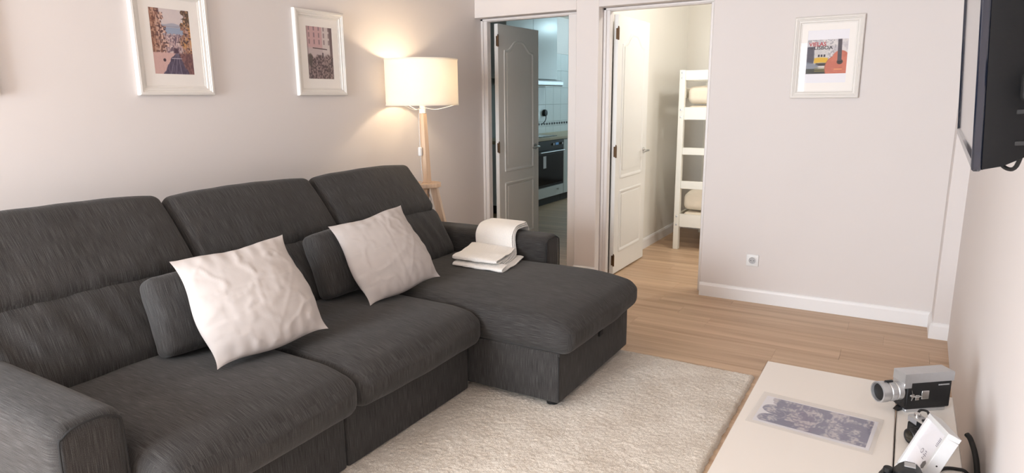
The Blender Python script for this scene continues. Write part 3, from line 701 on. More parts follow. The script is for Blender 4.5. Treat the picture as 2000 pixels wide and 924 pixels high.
def paint_poster(u, v):
    n = fbm(u*7, v*7); n2 = fbm(u*26, v*26, 3)
    c = np.zeros(u.shape+(3,))+np.array((196, 190, 194)); c = mixc(c, (222, 216, 214), step(n-.45, .2))
    c = mixc(c, (150, 146, 152), step(n2-.58, .1)*step(.72-u, .05)*step(v-.34, .05)*.7)
    c = mixc(c, (66, 64, 78), step(.18-u+.04*(n-.5), .03)*step(v-.3, .03)*step(.8-v, .03)*.9)
    tram = step(.17-np.abs(u-.36), .02)*step(.30-np.abs(v-.55), .02); c = mixc(c, (206, 202, 200), tram*step(v-.46)*.8)
    for k in (.30, .37, .44): c = mixc(c, (48, 44, 56), step(.022-np.abs(u-k), .008)*step(.035-np.abs(v-.53), .01))
    c = mixc(c, (222, 176, 48), step(.17-np.abs(u-.36), .02)*step(.075-np.abs(v-.385-.02*np.cos((u-.36)*9)), .02))
    c = mixc(c, (54, 48, 46), step(.15-np.abs(u-.38), .04)*step(.04-np.abs(v-.275), .02))
    c = mixc(c, (128, 134, 146), step(.34-v-.3*(u-.05), .05)*step(.3-u, .05)*.9)
    c = mixc(c, (52, 54, 48), step(.15-v, .02)*step(.5-u, .02)*.95)
    g1 = np.hypot((u-.76)*1.0, (v-.16)*.80)-.29; g2 = np.hypot((u-.84), (v-.46)*.95)-.20
    body = np.maximum(step(-g1, .02), step(-g2, .02)); c = mixc(c, (206, 120, 98), body); c = mixc(c, (184, 98, 80), body*step(n-.5, .3)*.5)
    c = mixc(c, (170, 92, 70), np.maximum(step(.012-np.abs(g1), .012)*step(-g2*-1, .02), 0)*.7)
    c = mixc(c, (232, 168, 116), step(.012-np.abs(v-.125), .01)*step(.10-np.abs(u-.80), .02))
    c = mixc(c, (70, 52, 46), step(.075-np.hypot(u-.83, v-.34), .012)); c = mixc(c, (40, 34, 36), step(.05-np.hypot(u-.83, v-.34), .012))
    neck = step(.05-np.abs(u-.80-.03*(1-v)), .008)*step(v-.37, .01); c = mixc(c, (72, 66, 74), neck); c = mixc(c, (150, 146, 150), neck*step(.10-np.abs((v*22) % 1-.5), .05)*.35)
    return c
def text_mesh(s, size, mat, parent, P, align='LEFT', name='lettering', xs=1.0):
    cu = bpy.data.curves.new('t', 'FONT'); cu.body = s; cu.size = size; cu.align_x = align; cu.offset = size*.022; cu.resolution_u = 3
    o = bpy.data.objects.new('t', cu); COL.objects.link(o); bpy.context.view_layer.update()
    me = bpy.data.meshes.new_from_object(o.evaluated_get(bpy.context.evaluated_depsgraph_get()))
    m = MB(); m.add([P(v.co.x*xs, v.co.y) for v in me.vertices], [tuple(p.vertices) for p in me.polygons])
    bpy.data.objects.remove(o); bpy.data.meshes.remove(me)
    return m.build(name, mat, parent, smooth=False, recalc=False)
def picture(label, c, right, nrm, W, H, pw, ph, pfn, poff=(0, 0), extra=None):
    """moulded white frame on a wall: c = centre of its back, nrm = into the room"""
    c = Vector(c); r_ = Vector(right); n_ = Vector(nrm); z_ = Vector((0, 0, 1))
    P = lambda a, b, h=0: c+r_*a+z_*b+n_*h
    t = thing('picture_frame', label, 'picture', P(0, -H/2), 'white framed pictures on the living room walls')
    prof = [(0, .001), (0, .020), (.004, .025), (.013, .026), (.018, .022), (.021, .022), (.024, .018), (.034, .0165), (.037, .012), (.044, .011), (.044, .001)]
    cor = [(-W/2, -H/2), (W/2, -H/2), (W/2, H/2), (-W/2, H/2)]
    for i in range(4):
        a = np.array(cor[i]); b = np.array(cor[(i+1) % 4]); m = MB(); V = []
        for q in (a, b):
            sg = -np.sign(q)
            for (d, h) in prof: V.append(P(q[0]+sg[0]*d, q[1]+sg[1]*d, h))
        k = len(prof); F = [(j, j+1, k+j+1, k+j) for j in range(k-1)]+[(k-1, 0, k, 2*k-1), tuple(range(k)), tuple(range(k, 2*k))]
        m.add(V, F); m.build('frame_rail', 'frame', t, angle=30)
    iw, ih = W/2-.042, H/2-.042; m = MB(); ow, oh = pw/2, ph/2
    for (x0, z0, x1, z1) in ((-iw, -ih, iw, poff[1]-oh), (-iw, poff[1]+oh, iw, ih), (-iw, poff[1]-oh, poff[0]-ow, poff[1]+oh), (poff[0]+ow, poff[1]-oh, iw, poff[1]+oh)):
        q = [P(x0, z0, .008), P(x1, z0, .008), P(x1, z1, .008), P(x0, z1, .008), P(x0, z0, .0062), P(x1, z0, .0062), P(x1, z1, .0062), P(x0, z1, .0062)]
        m.add(q, [(0, 1, 2, 3), (4, 5, 6, 7), (0, 1, 5, 4), (1, 2, 6, 5), (2, 3, 7, 6), (3, 0, 4, 7)])
    m.build('mat_board', 'matboard', t, smooth=False)
    m = MB(); m.add([P(a, b, h) for h in (.001, .005) for a, b in ((-iw, -ih), (iw, -ih), (iw, ih), (-iw, ih))], [(0, 1, 2, 3), (4, 5, 6, 7), (0, 1, 5, 4), (1, 2, 6, 5), (2, 3, 7, 6), (3, 0, 4, 7)])
    m.build('backing', 'paper' if extra else 'matboard', t, smooth=False)
    if extra: extra(t, lambda a, b, h: P(a+poff[0], b+poff[1], h))
    else: grid_print('print', pw, ph, 150, 220, pfn, t, lambda a, b: P(a+poff[0], b+poff[1], .0068))
    m = MB(); m.add([P(a, b, h) for h in (.0100,) for a, b in ((-iw, -ih), (iw, -ih), (iw, ih), (-iw, ih))], [(0, 1, 2, 3)])
    m.build('glass', 'glass', t, smooth=False)
    return t
FW, FH = .392, .495
picture('white framed street photograph between sofa and ceiling, left of the smaller-looking alley picture', (SX, 1.998, 1.44+FH/2), (0, 1, 0), (1, 0, 0), FW, FH, .203, .303, paint_street, (0, .005))
picture('white framed pinkish alley photograph nearest the floor lamp', (SX, 2.946, 1.438+FH/2), (0, 1, 0), (1, 0, 0), FW, FH, .203, .303, paint_alley, (0, .003))
picture('white frame cut off by the left edge of the photo', (SX, 1.050, 1.44+FH/2), (0, 1, 0), (1, 0, 0), FW, FH, .203, .303, paint_alley, (0, .005))
def poster(t, P):
    # white sheet, poster printed in the middle of it
    MB().add([P(a, b, .0060) for a, b in ((-.116, -.165), (.116, -.165), (.116, .165), (-.116, .165))], [(0, 1, 2, 3)]).build('sheet', 'paper', t, smooth=False)
    pr = grid_print('poster_print', .228, .206, 160, 150, paint_poster, t, lambda a, b: P(a, b-.001, .0066))
    text_mesh('VIELAS', .033, 'red', pr, lambda a, b: P(-.106+a, .064+b, .0072), xs=1.0)
    text_mesh('de', .017, 'ink', pr, lambda a, b: P(-.098+a, .046+b, .0072))
    text_mesh('LISBOA', .029, 'ink', pr, lambda a, b: P(-.076+a, .043+b, .0072), xs=1.12)
    for i in range(3):
        m = MB(); z = -.070-.010*i
        for k in range(12): m.box((0, 0, 0), (.001, .001, .001), 0) if False else m.add([P(-.065+.0050*k+a, z+b, .0072) for a, b in ((0, 0), (.0034, 0), (.0034, .0042), (0, .0042))], [(0, 1, 2, 3)])
        m.build('small_print', 'olive', pr, smooth=False)
picture('white framed poster with a guitar and a yellow tram on the wall above the socket', (-.478, YB, 1.394+FH/2), (1, 0, 0), (0, -1, 0), FW, FH, .232, .318, None, (-.0, .006), poster)

# wall socket
t = thing('wall_socket', 'white wall socket low on the wall below the tram poster', 'socket', (-.836, YB, .256))
sk = MB().soft((.0405, .005, .0405), .004, (2, 1, 2), mat=Matrix.Translation((-.836, YB-.005, .298))).build('cover_plate', 'plastic_w', t)
MB().lathe([(.031, .0), (.031, .003), (.027, .004), (.0225, .003), (.0215, -.001), (.0, -.001)], (-.836, YB-.010, .298), 32, (0, -1, 0)).build('socket_ring', 'plastic_w', t)
MB().lathe([(.0205, 0), (.0205, .0006), (0, .0006)], (-.836, YB-.0095, .298), 28, (0, -1, 0)).build('socket_well', noise_mat('socket_grey', srgb(188, 188, 190), .4), t)
for dx in (-.0095, .0095): MB().cyl((-.836+dx, YB-.0100, .298), (-.836+dx, YB-.0112, .298), .0028, n=10).build('pin_hole', 'dark', t)
for dz in (-.0185, .0185): MB().box((-.839, YB-.0125, .298+dz-.003), (-.833, YB-.010, .298+dz+.003), .0005).build('earth_clip', 'steel', t)

# ---------------------------------------------------------------- rug
def rug():
    x0, x1, y0, y1 = -2.10, -.548, .55, 3.315; nx, ny = 300, 530
    X, Y = np.meshgrid(np.linspace(0, 1, nx), np.linspace(0, 1, ny), indexing='ij'); wx = x0+(x1-x0)*X; wy = y0+(y1-y0)*Y
    ed = np.minimum(np.minimum(wx-x0, x1-wx), np.minimum(wy-y0, y1-wy)); e = np.clip(ed/.022, 0, 1)
    z = .021*np.sqrt(1-(1-e)**2)+e*(.0045*(_rng.rand(nx, ny)-.5)+.008*(fbm(wx*6, wy*6)-.5)+.004*(fbm(wx*55, wy*55, 2)-.5)); z = np.maximum(z, .0006)
    jx = .003*(_rng.rand(nx, ny)-.5); jy = .003*(_rng.rand(nx, ny)-.5)
    fr = (1-e)*.007; wx = wx+jx+fr*(fbm(wy*30, wy*3)-.5)*2; wy = wy+jy+fr*(fbm(wx*30, wx*3)-.5)*2
    V = np.stack([wx, wy, z], 2).reshape(-1, 3)
    i, j = np.meshgrid(np.arange(nx-1), np.arange(ny-1), indexing='ij'); a = (i*ny+j).ravel(); F = np.stack([a, a+ny, a+ny+1, a+1], 1)
    me = bpy.data.meshes.new('rug'); me.from_pydata(V.tolist(), [], F.tolist()); me.polygons.foreach_set('use_smooth', [True]*len(F)); me.materials.append(MT['rug'])
    o = bpy.data.objects.new('rug', me); link(o); return tag(o, 'cream shaggy rug on the wooden floor in front of the sofa', 'rug')
rug()
RZ = .017

# ---------------------------------------------------------------- sofa
sofa = thing('corner_sofa', 'charcoal grey fabric sofa with chaise and three reclined headrests', 'sofa', (-2.2, 2.1, 0))
def T(x, y, z): return Matrix.Translation((x, y, z))
def sbox(name, lo, hi, r_, n=(8, 8, 6), bulge=(0, 0, 0), warp=None, yside='x', parent=None, mat='sofa', rotm=None):
    lo = np.array(lo); hi = np.array(hi); c = (lo+hi)/2; h = (hi-lo)/2
    return MB().soft(h, r_, n, bulge, warp, T(*c) if rotm is None else T(*c) @ rotm, yside, uvoff=(c[1]*1.7+c[0], c[0])).build(name, mat, parent or sofa, angle=60)
def piping(pts, r_=.004, parent=None, closed=False): return MB().tube(pts, r_, 6, 5, closed).build('piping', 'piping', parent or sofa)
for (y0, y1) in ((.70, .883), (3.345, 3.53)):
    arm = sbox('armrest', (-2.72, y0, .035), (-1.765, y1, .60), .042, (10, 4, 8), (0, .006, .008), yside='z')
    a, b = y0+.012, y1-.012; xf = -1.7685
    piping([(xf, a, .06), (xf, a, .3), (xf, a, .54), (xf, a+.012, .575), (xf-.001, a+.05, .592), (xf-.001, b-.05, .592), (xf, b-.012, .575), (xf, b, .54), (xf, b, .3), (xf, b, .06)], .0035, arm)
sbox('back_frame', (-2.80, .70, .035), (-2.60, 3.53, .60), .04, (3, 16, 6))
for (y0, y1) in ((.886, 1.638), (1.642, 2.458)):
    sbox('base_panel', (-2.62, y0, .022), (-1.722, y1, .285), .015, (6, 8, 3), (.006, 0, 0))
def seatwarp(seed, hx, hz):
    def f(x, y, z):
        k = max(0, (x/hx-.55))/.45
        tz = min(1, max(0, z/hz*1.3)); zz = z-.035*k*k*tz+.010*(vnoise(x*5+seed, y*5+seed)-.5)*tz
        xx = x+.012*(vnoise(y*9+seed, z*8)-.5)*max(0, x/hx)
        return xx, y, zz
    return f
for i, (y0, y1) in enumerate(((.888, 1.643), (1.637, 2.462))):
    c = sbox('seat_cushion', (-2.50, y0, .272), (-1.628, y1, .452), .062, (18, 16, 5), (.02, .0, .016), seatwarp(3+7*i, .436, .09))
sbox('chaise_base', (-2.62, 2.470, .05), (-1.238, 3.315, .292), .012, (10, 8, 3), (.003, .003, 0))
sbox('chaise_cushion', (-2.50, 2.452, .284), (-1.178, 3.335, .462), .06, (26, 18, 5), (.015, .0, .016), seatwarp(31, .66, .09), yside='z')
piping([(-1.2405, 2.4715, .07), (-1.2405, 2.4715, .17), (-1.2405, 2.4715, .275)], .003)
tb = MB().box((-1.2375, 2.90, .235), (-1.226, 2.945, .262), .003).build('pull_tab', 'piping', sofa, label='small black pull tab')
for (x, y, z0) in ((-1.30, 2.53, RZ), (-1.30, 3.25, RZ), (-1.80, .79, RZ), (-2.70, .79, 0), (-2.70, 3.44, 0), (-1.82, 3.44, 0), (-1.82, 1.64, RZ), (-1.80, 2.42, RZ)):
    z1 = .056 if x > -1.5 or y > 3.4 else .04
    MB().lathe([(.021, z0), (.028, z0+.004), (.032, z1)], (x, y, 0), 18).build('foot', 'dark', sofa, label='short black foot')
# reclined headrests and lumbar cushions
def panel(name, y0, y1, xb, zb, xt, zt, th, seed, r_, bul):
    """slab whose front face runs from (xb, zb) at the bottom to (xt, zt) at the top"""
    d = Vector((xt-xb, 0, zt-zb)); L = d.length; d.normalize(); n = Vector((d.z, 0, -d.x))
    c = Vector(((xb+xt)/2, (y0+y1)/2, (zb+zt)/2))-n*th/2
    m = Matrix.Identity(4)
    for i in range(3): m[i][0], m[i][1], m[i][2], m[i][3] = n[i], (0, 1, 0)[i], d[i], c[i]
    hy = (y1-y0)/2; hz = L/2
    def wp(x, y, z):
        e = max(0, -z/hz); ee = max(0, abs(y)/hy-.7)/.3
        g = .007*(vnoise(y*34+seed, 2.1)-.5)*e*e+.012*(fbm(y*6+seed, z*5+seed, 2)-.5)
        if name == 'lumbar_cushion': g = .016*(fbm(y*20+seed+z*7, z*2.6+seed, 2)-.5)*(1.4-.7*abs(z)/hz)
        zz = z-.014*(y/hy)**4*max(0, z/hz)
        return x+g*max(0, min(1, x/(th/2)*1.5)), y, zz
    return MB().soft((th/2, hy, hz), r_, (4, 56, 16), (bul, .0, .012), wp, m, uvoff=(seed, 0)).build(name, 'sofa', sofa, angle=60)
ys = (.815, 1.634, 2.456, 3.272)
for i in range(3):
    a, b = ys[i]+.002, ys[i+1]-.002
    panel('lumbar_cushion', a if i else .70, b if i < 2 else 3.325, -2.355, .435, -2.548, .775, .20, 11+i*5, .085, .03)
    panel('headrest', a if i else .69, b, -2.500, .746, -2.735-(.012, .004, 0)[i], 1.02+(.022, .008, .004)[i], .165, 2+i*7, .042, .024)

# cushions on the sofa
def dark_cushion(label, y0, y1, seed, x_t, x_b, tilt, hz=.155, zc=.618):
    c = Vector(((x_t+x_b)/2, (y0+y1)/2, zc)); upv = Vector((x_t-x_b, 0, .31)).normalized(); rgt = Vector((.0+tilt, 1, 0)).normalized(); n = rgt.cross(upv).normalized(); upv = n.cross(rgt)
    m = Matrix.Identity(4)
    for i in range(3): m[i][0], m[i][1], m[i][2], m[i][3] = n[i], rgt[i], upv[i], c[i]
    o = MB().soft((.055, (y1-y0)/2, hz), .032, (4, 16, 12), (.025, .006, .006), lambda x, y, z: (x+.010*(fbm(y*9+seed, z*9, 2)-.5), y+.012*(vnoise(z*11+seed, 1)-.5), z+.008*(vnoise(y*9, seed)-.5)), m, uvoff=(seed, 0)).build('scatter_cushion', 'sofa', angle=60)
    return tag(o, label, 'cushion', 'charcoal scatter cushions on the sofa')
dark_cushion('charcoal scatter cushion behind the larger white cushion, on the middle of the sofa seat', 1.30, 1.80, 4, -2.36, -2.24, .16, .150, .622)
dark_cushion('charcoal scatter cushion behind the white cushion next to the chaise', 2.115, 2.62, 9, -2.397, -2.282, .03, .158, .632)
tag(pillow_grid(.455, .445, .15, 2.3, frame_mat((-2.105, 1.570, .672), (.195, .977, .064), (-.596, .067, .80))).build('white_cushion', 'cotton'), 'white square cushion nearest the camera, leaning on the sofa', 'cushion', 'white cushions on the sofa')
tag(pillow_grid(.455, .435, .15, 8.9, frame_mat((-2.172, 2.412, .664), (.168, .98, .10), (-.577, .013, .817))).build('white_cushion', 'cotton'), 'white square cushion farther from the camera, beside the folded throw', 'cushion', 'white cushions on the sofa')

# folded knitted throw over the far armrest
def throw():
    m = MB()
    def ribbon(path, xc, wdt, th, seed):
        """path of (y, z, xshift); a soft slab of cloth swept along x"""
        P = [Vector((p[2] if len(p) > 2 else 0, p[0], p[1])) for p in path]; Q = []; L = len(P)
        for i in range(L-1):
            g = lambda k: P[max(0, min(L-1, k))]
            p0, p1, p2, p3 = g(i-1), g(i), g(i+1), g(i+2)
            for j in range(6):
                t = j/6; Q.append(.5*((2*p1)+(p2-p0)*t+(2*p0-5*p1+4*p2-p3)*t*t+(3*p1-p0-3*p2+p3)*t**3))
        Q.append(P[-1]); nS = len(Q); nx = 16; V = []; F = []; U = []; s = 0; ring = []
        prof = []   # closed cross-section across x and normal
        for k in range(nx+1): prof.append((-1+2*k/nx, 1))
        for k in range(nx, -1, -1): prof.append((-1+2*k/nx, -1))
        K = len(prof)
        for i, p in enumerate(Q):
            d = Q[min(nS-1, i+1)]-Q[max(0, i-1)]; d.x = 0; d.normalize(); n = Vector((0, -d.z, d.y))
            if n.z < 0 and abs(n.z) > .05: pass
            s += (Q[i]-Q[i-1]).length if i else 0
            for (a, b) in prof:
                edge = (1-abs(a)**8); e2 = .35+.65*edge
                wv = (.004 if seed < 20 else .011)*(fbm(a*2.2+seed, s*12+seed, 2)-.5)
                V.append(Vector((xc+a*wdt/2+p.x+(.006 if seed < 20 else .022)*(vnoise(s*10, seed+a*.6)-.5), p.y, p.z))+n*(b*th/2*e2+wv)); ring.append((a*wdt/2, s))
        for i in range(nS-1):
            for k in range(K):
                q = (i*K+k, i*K+(k+1) % K, (i+1)*K+(k+1) % K, (i+1)*K+k); F.append(q); U.append([ring[z] for z in q])
        F.append(tuple(range(K))); U.append([ring[z] for z in range(K)]); F.append(tuple(range((nS-1)*K, nS*K))); U.append([ring[z] for z in range((nS-1)*K, nS*K)])
        m.add(V, F, U)
    for k in range(3):      # three layers over the arm and down on the seat
        o = .011*k; q = .011*(2-k)
        path = [(3.535+.006*k, .585-.02*k, -.03), (3.528, .612+o, -.03), (3.48, .622+o, -.025), (3.40, .621+o, -.02), (3.350-o*.4, .612+o*.8, -.01), (3.325-o, .585+o*.3, -.005), (3.318-o, .54, 0), (3.312-o, .505+o*.5, .01), (3.27-o, .487+o, .03), (3.15, .478+o, .06), (3.04+.006*k, .474+o, .085)]
        ribbon(path, -2.098, .275-.008*k, .0105, 3+k*5)
    ribbon([(3.31, .474, .03), (3.2, .472, .06), (3.05, .470, .09), (2.965, .471, .105), (2.945, .479, .108), (2.965, .488, .105), (3.03, .490, .09)], -2.10, .33, .0115, 31)
    ribbon([(3.25, .500, .03), (3.15, .502, .06), (3.05, .504, .08), (2.985, .506, .095), (2.972, .514, .098), (2.99, .522, .094), (3.08, .524, .075), (3.2, .522, .045), (3.285, .528, .02)], -2.12, .30, .011, 41)
    m.v = [(p[0], p[1], p[2]+.009) for p in m.v]
    o = m.build('folded_throw', 'knit', angle=60)
    return tag(o, 'folded cream knitted throw hanging over the far armrest onto the chaise', 'throw')
throw()

# ---------------------------------------------------------------- floor lamp
LX, LY = -2.842, 3.60
lamp = thing('floor_lamp', 'lit wooden tripod floor lamp with white drum shade behind the sofa', 'lamp', (LX, LY, 0))
zt = .842
MB().lathe([(.095, zt-.03), (.101, zt-.027), (.101, zt-.004), (.098, zt), (.0, zt)], (LX, LY, 0), 36).build('tripod_plate', 'lampwood', lamp)
for ang in (28, 150, 268):
    d = Vector((math.cos(R(ang)), math.sin(R(ang)), 0)); sd = Vector((-d.y, d.x, 0)); m = MB(); V = []
    for (rr, z, hw) in ((.052, zt-.03, .036), (.225, 0, .046)):
        for (a, b) in ((-.022, -1), (.022, -1), (.022, 1), (-.022, 1)): V.append(Vector((LX, LY, z))+d*(rr+a)+sd*b*hw)
    m.add(V, [(0, 1, 2, 3), (4, 5, 6, 7), (0, 1, 5, 4), (1, 2, 6, 5), (2, 3, 7, 6), (3, 0, 4, 7)]).build('leg', 'lampwood', lamp, smooth=False)
m = MB(); a = .023; b = .018
V = [Vector((LX+.004+sx*a, LY+sy*a, zt)) for sx, sy in ((-1, -1), (1, -1), (1, 1), (-1, 1))]+[Vector((LX-.010+sx*b, LY+sy*b, 1.32)) for sx, sy in ((-1, -1), (1, -1), (1, 1), (-1, 1))]
m.add(V, [(0, 1, 2, 3), (4, 5, 6, 7), (0, 1, 5, 4), (1, 2, 6, 5), (2, 3, 7, 6), (3, 0, 4, 7)]).build('pole', 'lampwood', lamp, smooth=False)
MB().lathe([(.018, 1.315), (.023, 1.317), (.023, 1.345), (.020, 1.347), (.020, 1.385), (.024, 1.388), (.024, 1.402), (.015, 1.404)], (LX-.010, LY, 0), 24).build('lamp_socket', 'plastic_w', lamp)
sb, st, sr = 1.373, 1.668, .243
sh = MB().lathe([(sr+.001, sb), (sr+.001, st), (sr-.001, st), (sr-.001, sb)], (LX-.01, LY, 0), 72, closed=True).build('lamp_shade', 'shade', lamp, label='glowing white fabric drum shade')
for z in (sb, st): MB().lathe([(sr+.003, z-.004), (sr+.003, z+.004), (sr-.003, z+.004), (sr-.003, z-.004)], (LX-.01, LY, 0), 72, closed=True).build('shade_hem', 'shade', sh)
m = MB()
for ang in (35, 155, 275):
    d = Vector((math.cos(R(ang)), math.sin(R(ang)), 0)); m.tube([Vector((LX-.01, LY, 1.352))+d*.022, Vector((LX-.01, LY, 1.342))+d*.10, Vector((LX-.01, LY, 1.376))+d*(sr-.003)], .0022, 6)
m.build('shade_carrier', 'plastic_w', lamp, label='thin white wire spokes')
MB().lathe([(.012, 1.404), (.014, 1.42), (.030, 1.455), (.033, 1.48), (.025, 1.505), (.008, 1.515)], (LX-.01, LY, 0), 20).build('bulb', 'bulb', lamp)
l = bpy.data.lights.new('bulb_light', 'POINT'); l.energy = 4.9; l.color = (1, .80, .55); l.shadow_soft_size = .03
lo = bpy.data.objects.new('bulb_light', l); COL.objects.link(lo); lo.parent = lamp; lo.location = (-.01, 0, 1.545)
MB().tube([(LX-.022, LY-.024, 1.318), (LX-.018, LY-.034, 1.2), (LX-.014, LY-.036, 1.08), (LX-.010, LY-.036, .95), (LX-.006, LY-.034, .86), (LX, LY-.106, .83), (LX+.004, LY-.09, .78), (LX+.03, LY-.05, .70), (LX+.02, LY+.02, .72), (LX, LY, .80)], .003, 6).build('lamp_cord', 'switchplastic', lamp)
MB().soft((.012, .012, .030), .006, (1, 1, 2), mat=T(LX-.012, LY-.040, 1.06)).build('cord_switch', 'plastic_w', lamp, label='small white inline switch')

# ---------------------------------------------------------------- TV bench
CZ = .40; YE = 2.571
t = thing('tv_bench', 'long white lacquered low bench in front of the right wall', 'bench', (-.165, 1.7, 0))
MB().box((-.382, .78, CZ-.03), (.055, YE, CZ), .0025).build('bench_top', 'lacquer', t)
MB().box((-.360, .80, .06), (.052, YE-.015, CZ-.031), .002).build('bench_body', 'lacquer', t)
for i in range(3):
    d = MB().box((-.379, .802+.585*i, .065), (-.361, .802+.585*i+.58, CZ-.034), .003).build('bench_door', 'lacquer', t)
    MB().cyl((-.379, 1.09+.585*i, .33), (-.392, 1.09+.585*i, .33), .010, n=14).build('knob', 'steel', d)
for x in (-.33, .02):
    for y in (.86, 2.5): MB().box((x-.02, y-.02, 0), (x+.02, y+.02, .06), .003).build('foot', 'lacquer', t)
t = thing('wall_shelf_unit', 'narrow white unit between the low bench and the wall, holding the old cameras', 'shelf unit', (.14, 1.7, 0))
MB().box((.0585, .78, CZ-.03), (.221, 2.545, CZ), .0025).build('unit_top', 'lacquer', t)
MB().box((.062, .80, .0), (.214, 2.53, CZ-.031), .002).build('unit_body', 'lacquer', t)

# plastic sleeve with a blue toile print on the bench
sl = thing('printed_placemat', 'blue patterned print in a clear plastic sleeve lying on the white bench', 'placemat', (-.165, 2.13, CZ))
A, B, D, C_ = [Vector(p) for p in ((-.335, 2.268, CZ), (-.348, 2.030, CZ), (.018, 2.240, CZ), (-.003, 1.998, CZ))]
PQ = lambda u, v, h: (A*(1-u)+D*u)*v+(B*(1-u)+C_*u)*(1-v)+Vector((0, 0, h))
def paint_toile(u, v):
    wu = u+.03*fbm(u*6, v*4); wv = v+.05*fbm(u*5+9, v*5)
    n = fbm(wu*15, wv*8, 4); n2 = fbm(u*46, v*26, 3); zone = vnoise(u*7+3, v*4)
    hor = np.abs(np.sin(wv*44+6*n)); ver = np.abs(np.sin(wu*90+5*n)); st = np.where(zone > .5, hor, ver)
    c = np.zeros(u.shape+(3,))+np.array((118, 118, 146)); c = mixc(c, (196, 188, 196), step(st-.62+.7*(n2-.5), .2)*.85); c = mixc(c, (74, 76, 114), step(n-.52, .05)*.8)
    c = mixc(c, (214, 204, 204), step(.41-n, .05)*.7); c = mixc(c, (86, 86, 122), step(n2-.56, .05)*.6)
    for k in range(3):
        q = np.hypot((u-.16-.30*k)*1.4, v-.42-.16*np.sin(k*2.1)); c = mixc(c, (206, 198, 204), step(.007-np.abs(q-.15), .008)*.5)
    return mixc(c, (190, 184, 194), np.full_like(u, .22))
pm = MB(); nx, ny = 190, 120
us, vs = np.meshgrid(np.linspace(.05, .955, nx), np.linspace(.12, .90, ny), indexing='ij')
sheet = MB(); sheet.add([PQ(u, v, h) for h in (.0004, .0008) for u, v in ((.03, .07), (.985, .07), (.985, .925), (.03, .925))], [(0, 1, 2, 3), (4, 5, 6, 7), (0, 1, 5, 4), (1, 2, 6, 5), (2, 3, 7, 6), (3, 0, 4, 7)]); sheet.build('sheet', 'paper', sl, smooth=False)
lft = .045+.13*(1-np.abs(np.sin((vs-.12)/.78*math.pi*2.5+.5))**.5)+.05*step(vs-.74, .06)
us2 = np.where(us < lft, lft, us)
rgb = paint_toile(us2, vs)/255; lin = np.where(rgb <= .04045, rgb/12.92, ((rgb+.055)/1.055)**2.4)
pm.add([PQ(u, v, .0011) for u, v in zip(us2.ravel(), vs.ravel())], [(i*ny+j, (i+1)*ny+j, (i+1)*ny+j+1, i*ny+j+1) for i in range(nx-1) for j in range(ny-1)])
pm.build('print', 'print', sl, smooth=False, recalc=False, vcol=np.concatenate([lin, np.ones(lin.shape[:2]+(1,))], 2).reshape(-1, 4))
sv = MB(); sv.add([PQ(u, v, h) for h in (.0016, .0020) for u, v in ((-.02, -.02), (1.02, -.02), (1.02, 1.03), (-.02, 1.03))], [(0, 1, 2, 3), (4, 5, 6, 7), (0, 1, 5, 4), (1, 2, 6, 5), (2, 3, 7, 6), (3, 0, 4, 7)]); sv.build('sleeve', 'sleeve', sl, smooth=False)

# cine camera: local x along the body (lens to -x), y into the depth, z up
az = math.atan2(.100, .124)
cm = T(.080, 2.330, CZ) @ Matrix.Rotation(az, 4, 'Z')
cine = thing('cine_camera', 'old black and silver cine camera with large zoom lens at the end of the unit', 'camera', mat=cm)
def cb(name, m, mat, parent=None, **k): return m.build(name, mat, parent or cine, world=False, **k)
cb('base_plate', MB().box((.006, .004, 0), (.150, .046, .012), .003), 'steel')
cb('body', MB().box((0, 0, .012), (.160, .052, .104), .004), 'leather', label='black leatherette body')
ch = MB(); ch.prism([(-.012, .104), (-.012, .136), (.160, .136), (.164, .130), (.163, .104)], lambda a, b, tt: (a, tt, b), -.001, .053); ch.box((-.012, -.001, .086), (.016, .053, .105), .002)
cb('top_housing', ch, 'steel', label='brushed silver top housing')
cb('viewfinder_eyecup', MB().box((.163, .012, .108), (.170, .042, .130), .003), 'dark')
cb('front_plate', MB().box((-.006, .002, .020), (.001, .050, .088), .002), 'black')
lc = (-.006, .026, .070)
cb('lens_barrel', MB().lathe([(.026, 0), (.030, .004), (.030, .020), (.028, .022), (.028, .026), (.031, .028), (.031, .044), (.029, .046), (.032, .050), (.034, .054), (.034, .074), (.0335, .078), (.029, .079), (.027, .070), (.0, .070)], lc, 36, (-1, 0, 0)), 'steel', label='ribbed silver zoom lens')
LB = bpy.data.objects['lens_barrel']
for k in range(24):
    pass
rb = MB()
for k in range(40):
    a_ = 2*math.pi*k/40; y_, z_ = math.cos(a_), math.sin(a_); q = Vector((0, y_, z_))
    p0 = Vector(lc)+q*.0305; rb.add([p0+Vector((-.029, 0, 0))+Vector((0, -z_, y_))*.0011, p0+Vector((-.029, 0, 0))-Vector((0, -z_, y_))*.0011, p0+Vector((-.043, 0, 0))-Vector((0, -z_, y_))*.0011, p0+Vector((-.043, 0, 0))+Vector((0, -z_, y_))*.0011] + [p0+q*.0016+Vector((dx, 0, 0)) for dx in (-.030, -.042)], [(0, 1, 2, 3), (0, 3, 5, 4), (1, 4, 5, 2), (0, 4, 1), (3, 2, 5)])
rb.build('focus_ribs', 'steel', LB, world=False)
MB().lathe([(.027, .0705), (.022, .066), (.021, .060), (.0, .0615)], lc, 32, (-1, 0, 0)).build('lens_rim', 'dark', LB, world=False)
MB().lathe([(.0215, .0645), (.016, .0675), (.008, .069), (.0, .0695)], lc, 28, (-1, 0, 0)).build('front_element', 'lensglass', LB, world=False, label='dark amber front lens')
cb('zoom_lever', MB().box((-.062, .022, .100), (-.034, .030, .108), .002), 'black')
